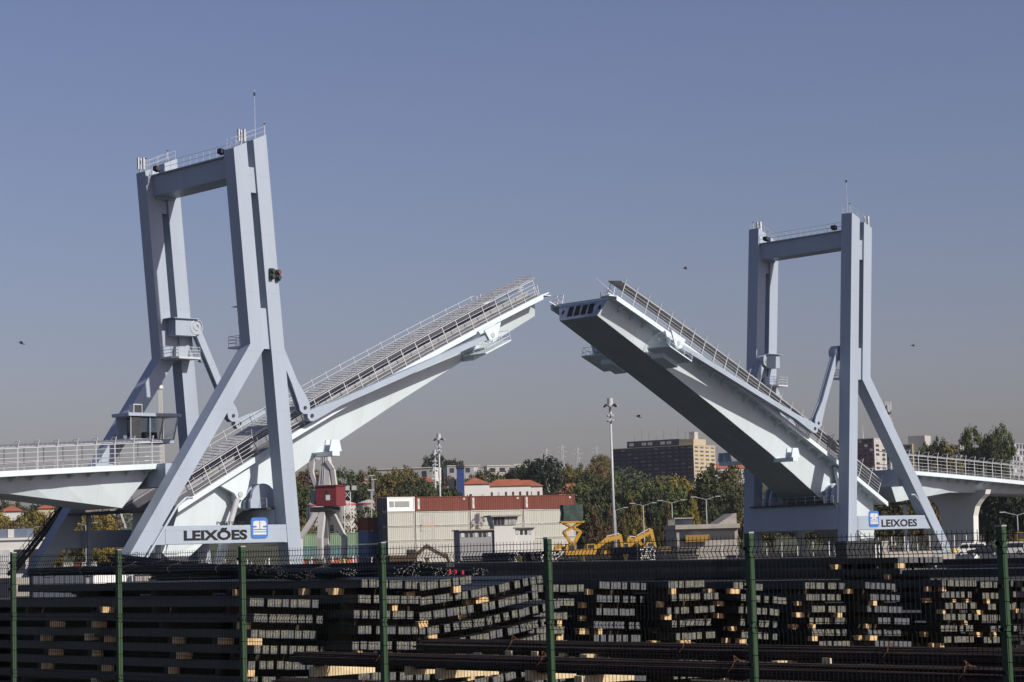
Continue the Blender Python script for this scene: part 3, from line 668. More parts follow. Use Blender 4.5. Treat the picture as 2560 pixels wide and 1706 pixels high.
# ---------------- harbour crane (seen end on)
M_CRW = mat("crane_white", (.48, .48, .47), .6, var=.1, scale=.5, streak=.1); M_CRB = mat("crane_blue_grey", (.25, .29, .36), .6, var=.1)
M_CRR = mat("crane_red", (.17, .03, .035), .6, var=.12, scale=.6)
def harbour_crane(px, Y, label, full=True):
    k = Y/F; b = gnd(px, Y); zz = lambda y: zat(px, y, Y); f = frame(b, radians(-18)); X = lambda d: d*k
    t = thing("harbour_crane", label, "crane", b, "harbour cranes")
    gz = 0.0
    for (x0, x1, x2, y0, y1) in ((-8, -52, -50, -1.5, -3.5), (-6, -12, -12, 1, 3), (0, 4, 4, -1.5, -3.5), (8, 36, 34, 1, 3)):
        lg = MB(f); w0, w1 = 1.5, 1.0
        for (xa, za, ya, wa), (xb, zb_, yb, wb) in (((X(x0), zz(1276), y0, 1.5), (X(x1), zz(1346), y1, 1.0)), ((X(x1), zz(1346), y1, 1.0), (X(x2), .9, y1, .7))):
            lg.loft([[(xa-wa/2, ya-.5, za), (xa+wa/2, ya-.5, za), (xa+wa/2, ya+.5, za), (xa-wa/2, ya+.5, za)], [(xb-wb/2, yb-.5, zb_), (xb+wb/2, yb-.5, zb_), (xb+wb/2, yb+.5, zb_), (xb-wb/2, yb+.5, zb_)]])
        lo = lg.build("leg", M_CRW, t)
        MB(f).box(X(x2)-1.2, X(x2)+1.2, y1-.5, y1+.5, 0, .9).build("bogie", M_DARK, lo)
    MB(f).box(-2.4, 2.4, -2.2, 2.2, zz(1280), zz(1268)).build("turntable", M_DARK, t)
    hs = MB(f).box(X(-12), X(43), -2.4, 2.6, zz(1266), zz(1217)).build("machine_house", M_CRR, t)
    MB(f).box(X(16), X(23), -2.45, -2.402, zz(1238), zz(1228)).build("window", M_GLASS, hs); MB(f).box(X(15), X(26), -2.45, -2.402, zz(1252), zz(1239)).build("sign_panel", M_WHITE, hs)
    MB(f).box(X(-12)-.2, X(43)+.2, -2.6, 2.8, zz(1217), zz(1215)).build("house_roof", M_CRR, hs)
    tw = MB(f); tw.loft([[(X(-8), -1.8, zz(1214)), (X(24), -1.8, zz(1214)), (X(24), 1.8, zz(1214)), (X(-8), 1.8, zz(1214))], [(X(-3), -.7, zz(1138)), (X(13), -.7, zz(1138)), (X(13), .7, zz(1138)), (X(-3), .7, zz(1138))]])
    tw.build("tower_frame", M_CRW, t)
    for xx in (X(2), X(7)): MB(f).tube((xx, -1.85, zz(1210)), (xx, -.8, zz(1142)), .06).build("ladder_rail", M_GALV, t)
    for pts, nm, m_ in (([(12, 1152), (28, 1175), (33, 1214)], "rear_strut", M_CRW), ([(-24, 1140), (-29, 1180), (-13, 1228), (-17, 1240)], "jib", M_CRW)):
        j = MB(f)
        for (a, ya), (c, yc) in zip(pts, pts[1:]): j.bar((X(a), -1, zz(ya)), (X(c), -1, zz(yc)), .8, .8)
        j.build(nm, m_, t)
    MB(f).bar((X(-24), -1, zz(1141)), (X(0), -.3, zz(1150)), .6, .6).build("jib_link", M_CRW, t)
    MB(f).prism([(X(-28), zz(1228)), (X(-12), zz(1233)), (X(-18), zz(1262)), (X(-29), zz(1258))], -1.8, 1.8).build("counterweight", M_CRB, t)
    return t
harbour_crane(815, 450, "tall white harbour crane with dark red machine house, under the left bridge leaf")
# group of distant white cranes seen under the left viaduct
for k, (px, h, lab) in enumerate(((268, 1279, "leftmost far white crane seen between the left tower legs"), (281, 1276, "middle far white crane seen between the left tower legs"), (292, 1281, "rightmost far white crane seen between the left tower legs"))):
    Y = 800; b = gnd(px, Y); f = frame(b); t = thing("far_crane", lab, "crane", b, "far white cranes")
    zz = lambda y: zat(px, y, Y)
    MB(f).loft([[(-2.2, -1, 6), (2.2, -1, 6), (2.2, 1, 6), (-2.2, 1, 6)], [(-.6, -.4, zz(h)), (.6, -.4, zz(h)), (.6, .4, zz(h)), (-.6, .4, zz(h))]]).build("tower_frame", M_CRW, t)
    MB(f).bar((1.5, 0, zz(h)), (3.4, 0, zz(1322)), .6, .6).build("strut", M_CRW, t); MB(f).box(-2.4, 2.4, -2, 2, 3.5, 6).build("machine_house", M_CRR, t)
    for x in (-2, 2): MB(f).box(x-.4, x+.4, -.4, .4, 0, 3.5).build("leg", M_CRW, t)

# ---------------- storage tanks
M_TANK = mat("tank_white", (.42, .41, .39), .6, var=.06, scale=.3, streak=.08); M_BAND = mat("tank_red_band", (.36, .07, .07), .6)
for k, (x0, x1, yt, yb, Y, lab) in enumerate(((742, 797, 1238, 1268, 760, "low white storage tank with red band left of the crane, rear row"), (848, 911, 1234, 1262, 780, "white storage tank with red band right of the crane, rear row"), (905, 950, 1235, 1262, 800, "white storage tank with red band beside the container stack, rear row"),
        (768, 812, 1258, 1300, 700, "grey white storage tank in the front row behind the crane cab"), (836, 893, 1256, 1300, 700, "grey white storage tank in the front row right of the crane"), (895, 953, 1254, 1300, 710, "grey white storage tank in the front row left of the container stack"))):
    c = (x0+x1)/2; r = (x1-x0)/2*Y/F; b = gnd(c, Y, 1390); zt_ = zat(c, yt, Y); f = frame(b)
    t = thing("storage_tank", lab, "tank", b, "storage tanks behind the crane")
    MB(f).cone(0, 0, 0, zt_-1.1, r, r, 28).build("shell", M_TANK, t); MB(f).cone(0, 0, zt_-1.1, zt_-.5, r+.05, r+.05, 28).build("red_band", M_BAND, t)
    MB(f).cone(0, 0, zt_-.5, zt_+.6, r, .5, 28).build("roof", M_TANK, t)

# ---------------- light masts
def light_mast(px, ybase, ytop, Y, label, big=True):
    b = gnd(px, Y, ybase); zt_ = zat(px, ytop, Y); f = frame(b)
    t = thing("light_mast", label, "light mast", b, "tall harbour light masts")
    r = .32 if big else .26; k = .75
    MB(f).cone(0, 0, 0, zt_-2.0, r, r*.55, 12).build("pole", M_GALV, t, smooth=True)
    MB(f).cone(0, 0, zt_-1.2, zt_, .55, .55, 14).build("head_drum", M_GALV, t)
    for i in range(8):
        a = 2*pi*i/8; c_, s_ = cos(a)*k, sin(a)*k
        l = MB(f); l.tube((0, 0, zt_-1.7), (c_*1.7, s_*1.7, zt_-1.25), .05); lm = l.build("arm", M_DARK, t)
        MB(f).loft([[(c_*1.5-s_*.35, s_*1.5+c_*.35, zt_-1.1), (c_*1.5+s_*.35, s_*1.5-c_*.35, zt_-1.1), (c_*1.5+s_*.35, s_*1.5-c_*.35, zt_-1.4), (c_*1.5-s_*.35, s_*1.5+c_*.35, zt_-1.4)],
                    [(c_*2.2-s_*.3, s_*2.2+c_*.3, zt_-1.45), (c_*2.2+s_*.3, s_*2.2-c_*.3, zt_-1.45), (c_*2.2+s_*.3, s_*2.2-c_*.3, zt_-1.7), (c_*2.2-s_*.3, s_*2.2+c_*.3, zt_-1.7)]]).build("floodlight", M_DARK if i % 2 else M_GALV, lm)
    g = MB(f)
    for z_, rr_ in ((zt_-4.6, .62), (zt_-3.6, .5)):
        for i in range(5): a = 2*pi*i/5+z_; g.box(cos(a)*rr_-.2, cos(a)*rr_+.2, sin(a)*rr_-.2, sin(a)*rr_+.2, z_, z_+.5); g.tube((0, 0, z_-.3), (cos(a)*rr_, sin(a)*rr_, z_+.2), .05)
    g.cone(0, 0, zt_-3.4, zt_-1.2, .3, .3, 8); g.build("lower_lamp_ring", M_GALV, t)
    return t
light_mast(1537, 1370, 996, 430, "nearest and tallest light mast, standing alone before the apartment block")
light_mast(1104, 1390, 1085, 560, "tallest of the four light masts behind the container stack")
light_mast(1093, 1390, 1125, 640, "second tallest light mast behind the container stack")
light_mast(1089, 1390, 1167, 760, "third light mast behind the container stack", False)
light_mast(1082, 1390, 1206, 900, "smallest light mast behind the container stack", False)
# lattice poles and thin lamp poles near the tanks
for k, (px, yt, Y, lat, lab) in enumerate(((872, 1215, 480, 1, "white lattice lamp tower between crane and container stack"), (931, 1224, 520, 0, "thin grey lamp pole in front of the storage tanks"), (934, 1188, 700, 0, "taller thin pole above the storage tanks, left one"), (938, 1198, 720, 0, "taller thin pole above the storage tanks, right one"), (948, 1182, 800, 0, "thin lattice pole among the trees above the tanks"), (774, 1152, 600, 0, "thin dark pole left of the harbour crane"))):
    b = gnd(px, Y); f = frame(b); zt_ = zat(px, yt, Y); t = thing("lamp_pole", lab, "pole", b, "thin poles by the tanks")
    if lat:
        m_ = MB(f)
        for sx in (-.8, .8): m_.bar((sx, -.5, 0), (sx*.8, -.5, zt_-1), .12, .12)
        n = 9
        for i in range(n): z0, z1 = (zt_-1)*i/n, (zt_-1)*(i+1)/n; m_.bar((-.78, -.5, z0), (.74, -.5, z1), .08, .08); m_.bar((.78, -.5, z0), (-.74, -.5, z1), .08, .08)
        m_.build("lattice", M_WHITE, t)
        for x in (-1.5, 0, 1.5): MB(f).box(x-.5, x+.5, -.9, -.3, zt_-1, zt_).build("floodlight", M_GALV, t)
    else:
        MB(f).cone(0, 0, 0, zt_, .16, .1, 6).build("pole", M_GALV if k < 5 else M_DARK, t); MB(f).box(-.8, .8, -.2, .2, zt_-.3, zt_).build("lamp_head", M_GALV, t)

# double arm street lamps
def street_lamp(px, ytop, Y, label, arms=(-1, 1)):
    b = gnd(px, Y); f = frame(b, radians(-6)); zt_ = zat(px, ytop, Y); t = thing("street_lamp", label, "street lamp", b, "street lamps before the trees")
    MB(f).cone(0, 0, 0, zt_-.5, .13, .08, 8).build("pole", M_GALV, t)
    for s_ in arms:
        MB(f).tube((0, 0, zt_-.55), (s_*1.9, 0, zt_-.05), .05).build("arm", M_GALV, t); MB(f).box(*sorted((s_*1.8, s_*2.8)), -.18, .18, zt_-.08, zt_+.1).build("lamp_head", M_GALV, t)
street_lamp(1770, 1242, 420, "double armed street lamp before the big dark tree, right one")
street_lamp(1684, 1251, 440, "double armed street lamp between the autumn trees")
street_lamp(1612, 1258, 460, "double armed street lamp half hidden in the trees")
street_lamp(1542, 1270, 480, "street lamp beside the tall mast", (1,))
street_lamp(2548, 1280, 360, "pale street lamp at the right edge of the picture", (-1, 1))
for k, px in enumerate((72, 215)): street_lamp(px, (1318, 1308)[k], 520, ("white lamp pole above the flat building at the left edge", "white lamp pole seen between the left tower legs")[k], (-1, 1))

# ---------------- buildings
M_WIN = mat("window_dark", (.035, .04, .05), .25, spec=.6, var=.5, scale=.3)
M_WINL = mat("window_light", (.45, .46, .46), .5, var=.3, scale=.6)
M_ROOFT = mat("terracotta_tiles", (.27, .085, .045), .85, var=.2, scale=.5)
M_CREAM = mat("cream_render", (.42, .35, .24), .85, var=.06, scale=.2); M_BRICK = mat("brown_cladding", (.055, .054, .062), .8, var=.25, scale=.2)
M_PALE = mat("pale_render", (.40, .39, .36), .85, var=.08, scale=.2); M_WREN = mat("white_render", (.56, .555, .53), .85, var=.05, scale=.2); M_GREYR = mat("grey_render", (.26, .26, .27), .85, var=.1, scale=.2)
M_PURP = mat("purple_brown_brick", (.13, .09, .09), .85, var=.15, scale=.3)
def block(px, Y, ang, Lx, Ly, ytop, label, wall, wall2=None, storeys=4, nx=8, ny=3, roof="flat", ww=.55, wh=.5, win=None, win2=None, z0=None, band=None, group=None, name="apartment_block", cat="building", rooms=True):
    """corner nearest the viewer at pixel column px; x runs left-away along angle ang, y right-away"""
    b = gnd(px, Y); gz = terr(b.x, b.y) if z0 is None else z0; b.z = gz; z1 = zat(px, ytop, Y)
    e = Vector((cos(radians(ang)), sin(radians(ang)), 0)); n = Vector((e.y, -e.x, 0))
    if n.y < 0: n = -n
    f = lambda x, y, z: Vector((b.x, b.y, 0))+e*x+n*y+Z*z
    t = thing(name, label, cat, b, group); H = z1-gz; sh = H/storeys
    MB(f).box(0, Lx, 0, Ly, gz-4, z1).build("wall", wall, t)
    if wall2: MB(f).box(-.25, -.003, 0, Ly, gz-4, z1).build("side_wall", wall2, t)
    xo = -.25 if wall2 else 0
    for s_ in range(storeys):
        zc = gz+sh*s_
        if zc+sh*.85 < gz+1: continue
        if band: MB(f).box(xo-.01, Lx, -.35, -.003, zc-.18, zc+.12).build("floor_band", band, t)
        for i in range(nx):
            w = Lx/nx; x = w*(i+.5)
            pw = MB(f).box(x-w*ww/2, x+w*ww/2, -.12, -.004, zc+sh*.3, zc+sh*(.3+wh)).build("window", (win or M_WIN) if (i*7+s_*3) % 5 else (win2 or M_WINL), t)
        for i in range(ny):
            w = Ly/ny; y = w*(i+.5)
            MB(f).box(xo-.12, xo-.004, y-w*ww/2, y+w*ww/2, zc+sh*.3, zc+sh*(.3+wh)).build("window", (win or M_WIN) if (i+s_) % 4 else (win2 or M_WINL), t)
    if roof == "flat":
        MB(f).box(-.4, Lx+.3, -.3, Ly+.3, z1+.003, z1+.35).build("roof", wall2 or wall, t)
    else:
        o = .5; rz = z1+roof*min(Lx, Ly)
        if Lx >= Ly: ridge = [(Ly*.45 if roof < .4 else 0, Ly/2, rz), (Lx-(Ly*.45 if roof < .4 else 0), Ly/2, rz)]
        else: ridge = [(Lx/2, Lx*.45, rz), (Lx/2, Ly-Lx*.45, rz)]
        P = [(-o, -o, z1), (Lx+o, -o, z1), (Lx+o, Ly+o, z1), (-o, Ly+o, z1)]+ridge
        Fs = [(0, 1, 5, 4), (1, 2, 5), (2, 3, 4, 5), (3, 0, 4), (0, 1, 2, 3)] if Lx >= Ly else [(0, 1, 4), (1, 2, 5, 4), (2, 3, 5), (3, 0, 4, 5), (0, 1, 2, 3)]
        MB(f).pts(P, Fs).build("tiled_roof", M_ROOFT, t)
    return t, f, gz, z1
t, f, gz, z1 = block(1742, 1100, 148, 46, 24, 1113, "big dark apartment block with cream end wall on the hill behind the light mast", M_BRICK, M_CREAM, 11, 12, 4, ww=.62, wh=.42, band=mat("balcony_band", (.03, .03, .036), .7), win=mat("window_slate", (.10, .105, .12), .6, var=.5, scale=.15), win2=mat("window_beige", (.24, .20, .15), .6, var=.4))
MB(f).box(8, 38, .5, 16, z1+.35, z1+3.6).build("penthouse_storey", M_BRICK, t); MB(f).box(-.2, 8, .5, 14, z1+.35, z1+3.2).build("penthouse_cream", M_CREAM, t)
for i in range(8): MB(f).box(9+i*3.6, 11.5+i*3.6, .38, .498, z1+1.2, z1+2.7).build("penthouse_window", M_WINL if i % 3 else M_WIN, t)
MB(f).box(2, 5, 6, 10, z1+3.2, z1+7).build("roof_stack", M_PALE, t)
for i in range(9): MB(f).tube((4+i*4.2, 8, z1+3), (4+i*4.2, 8, z1+6+(i*37 % 5)), .07, 4).build("aerial", M_DARK, t)
block(1745+52, 1150, 30, 26, 12, 1172, "long building with dull red tiled roof right of the cream apartment end, behind the leaf", M_PALE, None, 2, 6, 2, roof=.25)
block(1085, 900, 165, 26, 12, 1170, "pale flat roofed block with aerials left of the light masts", M_PALE, M_WREN, 3, 4, 2, ww=.3)
block(1125, 950, 12, 14, 10, 1166, "small grey flat roofed block with window rows behind the light masts", M_GREYR, M_PALE, 4, 4, 2)
block(1180, 980, 15, 22, 10, 1170, "long grey green flat roofed block behind the blue funnel", M_GREYR, None, 3, 8, 2)
block(1225, 960, 8, 26, 12, 1166, "pale apartment block with square windows above the white houses, left half", M_PALE, M_WREN, 4, 6, 2)
block(1292, 990, 8, 16, 12, 1162, "pale apartment block with square windows above the white houses, right half", M_PALE, None, 4, 4, 2)
block(1165, 640, 12, 7.5, 8, 1211, "white gabled house with terracotta roof beside the blue funnel", M_WREN, None, 2, 2, 0, roof=.28, ww=.18, wh=.4, name="white_house", cat="house")
block(1225, 660, 10, 13, 7, 1216, "long low white house with terracotta roof above the red containers", M_WREN, None, 2, 6, 1, roof=.3, ww=.25, name="white_house", cat="house")
block(1282, 690, 8, 10, 7, 1217, "low white house with terracotta roof left of the dark pine clump", M_WREN, None, 2, 4, 1, roof=.3, ww=.25, name="white_house", cat="house")
block(1008, 780, 10, 13, 8, 1207, "low house with red roof among the trees left of the pale block", M_GREYR, None, 2, 3, 1, roof=.25, name="white_house", cat="house")
block(879, 850, 8, 22, 8, 1202, "long low pinkish building on the hill left of the round trees", mat("pink_render", (.42, .32, .26), .85), None, 1, 6, 1, name="low_building", ww=.3)
block(1400, 760, 12, 14, 9, 1232, "red roofed house half hidden in the wood behind the containers", mat("rose_render", (.35, .2, .18), .85), None, 2, 4, 1, roof=.35, name="white_house", cat="house")
# right hand side
block(2196, 900, 150, 16, 14, 1097, "dark purple brown apartment tower seen between the right tower legs", M_PURP, M_PALE, 13, 7, 2, ww=.5)
t, f, gz, z1 = block(2292, 1000, 150, 16, 12, 1112, "grey and cream apartment block right of the right tower leg", M_GREYR, M_CREAM, 9, 5, 2)
MB(f).box(-6, 2, 1, 9, gz, z1+4).build("stair_block", M_PALE, t)
block(2412, 1050, 152, 26, 14, 1114, "grey apartment block behind the trees at the upper right", M_GREYR, M_PALE, 9, 7, 2)
block(2536, 1000, 150, 14, 24, 1108, "grey apartment block with tall windows at the right edge", M_GREYR, M_GREYR, 8, 4, 5, wh=.65)
block(2498, 1080, 150, 14, 12, 1118, "dark grey apartment block between the two tall trees at the right", M_BRICK, M_GREYR, 9, 4, 2)
# left hand side, seen under the viaduct
block(2, 600, 8, 5.5, 8, 1279, "white house with bright terracotta roof at the left edge under the viaduct", M_WREN, None, 2, 2, 1, roof=.3, name="white_house", cat="house")
block(96, 620, 14, 4.6, 6, 1272, "cream house with red roof left of the dark far tower leg", M_CREAM, None, 3, 2, 2, roof=.28, ww=.2, name="white_house", cat="house")
block(218, 700, 10, 3.0, 6, 1284, "small house with red roof seen between the left tower legs", M_WREN, None, 2, 2, 1, roof=.3, name="white_house", cat="house")
t, f, gz, z1 = block(-6, 330, 6, 6.6, 10, 1352, "flat white industrial building with blue sign band at the left edge", M_WREN, None, 1, 3, 0, ww=.75, wh=.5, z0=0, name="low_building")
MB(f).box(0, 4.3, .3, 9, z1+.35, z1+1.7).build("upper_band", mat("band_blue_grey", (.13, .16, .22), .6), t); MB(f).box(1.5, 2.4, .2, .298, z1+.4, z1+1.65).build("band_panel", M_WREN, t)
# telecom mast on the right, roof antenna
b = gnd(2237, 600); f = frame(b); t = thing("telecom_mast", "slim telecom mast with panel antennas rising behind the right tower leg", "mast", b)
zt_ = zat(2237, 1002, 600); MB(f).cone(0, 0, 0, zt_-1, .45, .3, 8).build("pole", M_GALV, t)
for zc, r_, h in ((zt_-1.4, .75, 2.4), (zt_-7, 1.0, 2.6), (zt_-5.4, .6, 1.6)):
    for i in range(3): a = 2*pi*i/3+.3; MB(f).box(cos(a)*r_-.22, cos(a)*r_+.22, sin(a)*r_-.15, sin(a)*r_+.15, zc-h/2, zc+h/2).build("panel_antenna", M_GALV, t)
for zc in (zt_-9, zt_-3.6): MB(f).cone(0, 0, zc, zc+.5, .8, .8, 8).build("ring", M_DARK, t)
b = gnd(2170, 905); t = thing("roof_antenna", "thin lattice antenna on the roof of the purple brown tower", "antenna", (b.x, b.y, zat(2170, 1097, 905)))
MB(frame((b.x, b.y, 0))).cone(0, 0, zat(2170, 1097, 905), zat(2170, 1062, 905), .35, .1, 5).build("mast", M_GALV, t)
# blue ship funnel
b = gnd(1156, 600); f = frame(b); zz = lambda y: zat(1156, y, 600); t = thing("ship_funnel", "dark blue ship funnel with black top behind the red containers", "funnel", b)
MB(f).loft([[(-1.0, -1.4, 0), (1.0, -1.4, 0), (1.0, 1.4, 0), (-1.0, 1.4, 0)], [(-.95, -1.3, zz(1172)), (1.0, -1.3, zz(1172)), (1.0, 1.3, zz(1172)), (-.95, 1.3, zz(1172))]]).build("casing", mat("funnel_blue", (.03, .06, .20), .5, var=.15), t)
MB(f).box(-1.15, 1.15, -1.5, 1.5, zz(1172), zz(1164)).build("black_cap", M_DARK, t)
for x in (-.6, .1, .7): MB(f).cone(x, 0, zz(1164), zz(1152+(3 if x < 0 else 0)), .3, .25, 8).build("exhaust_pipe", M_DARK, t)
MB(f).box(-3.3, -1.3, -.8, .8, zz(1222), zz(1198)).build("vent_box", M_DARK, t)

# pylons on the skyline
for k, (px, yt, yb, Y) in enumerate(((1374, 1121, 1152, 1900), (1413, 1112, 1160, 1700), (1452, 1117, 1160, 1750), (1499, 1115, 1142, 1950))):
    b = gnd(px, Y); z0, z1 = terr(b.x, b.y), zat(px, yt, Y); b.z = z0; f = frame((b.x, b.y, 0))
    t = thing("power_pylon", ["leftmost steel pylon on the skyline", "tallest steel pylon on the skyline, second from left", "third steel pylon on the skyline", "rightmost steel pylon on the skyline beside the light mast"][k], "pylon", b, "pylons on the skyline")
    m_ = MB(f); w0, w1 = 3.2, .35
    for sx in (-1, 1):
        for sy in (-1, 1): m_.bar((sx*w0, sy*w0, z0), (sx*w1, sy*w1, z1), .3, .3)
    n = 7
    for i in range(n):
        f0, f1 = i/n, (i+1)/n; a0, a1 = w0+(w1-w0)*f0, w0+(w1-w0)*f1; zA, zB = z0+(z1-z0)*f0, z0+(z1-z0)*f1
        m_.bar((-a0, -a0, zA), (a1, -a1, zB), .18, .18); m_.bar((a0, -a0, zA), (-a1, -a1, zB), .18, .18)
    m_.build("lattice_tower", M_GALV, t)
    c = MB(f)
    for zc, w in ((z1-2, 3.2), (z1-5.5, 4.6), (z1-9, 3.4)): c.bar((-w, 0, zc), (w, 0, zc), .3, .3)
    c.build("cross_arm", M_GALV, t)

b = gnd(414, 330); f = frame((b.x, b.y, 0)); t = thing("telescopic_boom", "slim white telescopic boom with dark hook head behind the control cabin", "crane boom", b)
zt_ = zat(411, 972, 330); MB(f).loft([[(-.45, -.4, 0), (.45, -.4, 0), (.45, .4, 0), (-.45, .4, 0)], [(-.75, -.3, zt_), (-.25, -.3, zt_), (-.25, .3, zt_), (-.75, .3, zt_)]]).build("boom_section", M_CRW, t)
MB(f).cone(-.5, 0, zt_, zt_+.5, .5, .42, 8).build("boom_head", M_RAIL, t); MB(f).ball((-.5, 0, zt_+.9), .35, 8, 5).build("hook_block", M_DARK, t)
# ------------------------------------------------------------------ trees
def leaf_mat(name, c0, c1):
    m = bpy.data.materials.new(name); m.use_nodes = True; n = m.node_tree; b = n.nodes["Principled BSDF"]
    b.inputs["Roughness"].default_value = .75; b.inputs["Specular IOR Level"].default_value = .2
    tc = n.nodes.new("ShaderNodeTexCoord"); no = n.nodes.new("ShaderNodeTexNoise"); no.inputs["Scale"].default_value = 5; no.inputs["Detail"].default_value = 3
    n.links.new(tc.outputs["Object"], no.inputs["Vector"])
    oi = n.nodes.new("ShaderNodeObjectInfo"); ad = n.nodes.new("ShaderNodeMath"); ad.operation = 'MULTIPLY_ADD'; ad.inputs[1].default_value = .5; 
    n.links.new(oi.outputs["Random"], ad.inputs[0]); n.links.new(no.outputs["Fac"], ad.inputs[2])
    r = n.nodes.new("ShaderNodeValToRGB"); r.color_ramp.elements[0].position = .35; r.color_ramp.elements[1].position = 1.0
    r.color_ramp.elements[0].color = (*c0, 1); r.color_ramp.elements[1].color = (*c1, 1)
    n.links.new(ad.outputs[0], r.inputs[0]); n.links.new(r.outputs[0], b.inputs["Base Color"]); return m
LM = {"dark": leaf_mat("leaves_dark_green", (.024, .032, .016), (.052, .06, .024)), "green": leaf_mat("leaves_green", (.035, .055, .02), (.085, .105, .03)),
      "olive": leaf_mat("leaves_olive", (.052, .053, .018), (.135, .11, .032)), "brown": leaf_mat("leaves_autumn_brown", (.06, .042, .02), (.135, .085, .035)),
      "yellow": leaf_mat("leaves_yellow_green", (.085, .078, .02), (.21, .165, .035)), "pine": leaf_mat("needles_black_green", (.012, .022, .014), (.03, .042, .02))}
M_BARK = mat("bark", (.06, .045, .035), .9)
def crown_mesh(kind, seed):
    rnd = random.Random(seed); P = []; Fs = []
    clumps = []
    nC = {"round": 95, "tall": 85, "pine": 80, "bush": 60}[kind]
    while len(clumps) < nC:
        x, y, z = rnd.uniform(-1, 1), rnd.uniform(-1, 1), rnd.uniform(0, 1)
        rr = sqrt(x*x+y*y)
        if kind == "round": prof = sqrt(max(0, 1-((z-.58)/.46)**2)) if z > .12 else 0
        elif kind == "tall": prof = (.35+.75*min(1, z*3))*(1-max(0, z-.25)/.75*.85)
        elif kind == "pine": prof = (sqrt(max(0, 1-((z-.72)/.3)**2)))
        else: prof = sqrt(max(0, 1-((z-.35)/.65)**2))
        if rr > prof: continue
        if rr < prof*.45 and rnd.random() < .6: continue
        clumps.append((x*.42*(.85+.3*rnd.random()), y*.42, z*.9, .06+.06*rnd.random()))
    for cx, cy, cz, cr in clumps:
        for _ in range(56):
            d = Vector((rnd.gauss(0, 1), rnd.gauss(0, 1), rnd.gauss(0, .8))).normalized()*cr*rnd.uniform(.45, 1.15)
            c = Vector((cx, cy, cz))+d
            nrm = (d.normalized()+Vector((rnd.uniform(-.7, .7), rnd.uniform(-.7, .7), rnd.uniform(-.3, .8)))).normalized()
            a = nrm.orthogonal().normalized(); a.rotate(Matrix.Rotation(rnd.uniform(0, 6.28), 3, nrm)); b = nrm.cross(a); s = rnd.uniform(.012, .025)
            n = len(P); P += [c-a*s-b*s*.6, c+a*s-b*s*.5, c+a*s*.8+b*s*.7, c-a*s*.7+b*s*.6]; Fs.append((n, n+1, n+2, n+3))
    me = bpy.data.meshes.new("crown"); me.from_pydata([tuple(p) for p in P], [], Fs); return me
def trunk_mesh(kind, seed):
    rnd = random.Random(seed); m = MB(); top = .75 if kind != "bush" else .5
    m.tube((0, 0, 0), (.01, 0, .35), .028, 7, .02); m.tube((.01, 0, .35), (-.01, .01, top), .02, 6, .008)
    for i in range(6):
        z = .25+.08*i; a = rnd.uniform(0, 6.28); L = .2+.1*rnd.random()
        m.tube((0, 0, z), (cos(a)*L, sin(a)*L, z+.14), .011, 5, .003)
    return m.mesh("trunk", M_BARK)
CROWN = {(k, c, i): None for k in ("round", "tall", "pine", "bush") for c in LM for i in range(3)}
BASEM = {}
TR = {k: trunk_mesh(k, 3) for k in ("round", "tall", "pine", "bush")}
def crown(kind, col, i):
    if CROWN[(kind, col, i)] is None:
        if (kind, i) not in BASEM: BASEM[(kind, i)] = crown_mesh(kind, hash((kind, i)) % 1000 if False else {"round": 10, "tall": 20, "pine": 30, "bush": 40}[kind]+i)
        me = BASEM[(kind, i)].copy(); me.materials.append(LM[col]); CROWN[(kind, col, i)] = me
    return CROWN[(kind, col, i)]
tcount = [0]
def tree(x0, x1, yt, Y, kind, col, label, group, yb=None, name=None):
    px = (x0+x1)/2; b = gnd(px, Y, 1300); b.z = terr(b.x, b.y)-.2; h = max(3.0, zat(px, yt, Y)-b.z)/.93; w = max((x1-x0)*Y/F*(1.0 if yt < 1110 else 1.3), h*(.34 if kind == "tall" else .3 if yt < 1110 else .65))
    if h > 21: b.z += (h-21)*.9; h = 21+(h-21)*.1; w = min(w, 21)
    if yb: b.z = zat(px, yb, Y); h = (zat(px, yt, Y)-b.z)/.93
    i = tcount[0] % 3; tcount[0] += 1
    t = thing(name or {"round": "broadleaf_tree", "tall": "poplar_tree", "pine": "pine_tree", "bush": "shrub"}[kind], label, "shrub" if kind == "bush" else "tree", b, group)
    t.scale = (w, w, h); t.rotation_euler = (0, 0, random.uniform(0, 6.28)); t["_o"] = [0, 0, 0]
    for nm, me in (("trunk", TR[kind]), ("crown", crown(kind, col, i))):
        o = bpy.data.objects.new(nm, me); COL.objects.link(o); o.parent = t
    return t
colname = {"dark": "dark green", "green": "green", "olive": "olive", "brown": "brown autumn", "yellow": "yellow green", "pine": "blackish green"}
def wood(L, where, group):
    seen = {}
    for a in L:
        x0, x1, yt, Y, kind, col = a[:6]
        k = (kind, col); seen.setdefault(k, []).append(a)
    for (kind, col), lst in seen.items():
        lst = sorted(lst, key=lambda a: a[0]+a[1])
        for n, a in enumerate(lst):
            kn = {"round": "broadleaf tree", "tall": "slender tree", "pine": "pine", "bush": "shrub"}[kind]
            if len(lst) == 1: lab = "only %s %s %s" % (colname[col], kn, where)
            else: lab = "%s %s %s, %s from the left" % (colname[col], kn, where, ORD[n])
            tree(*a[:6], lab, group, *(a[6:]))
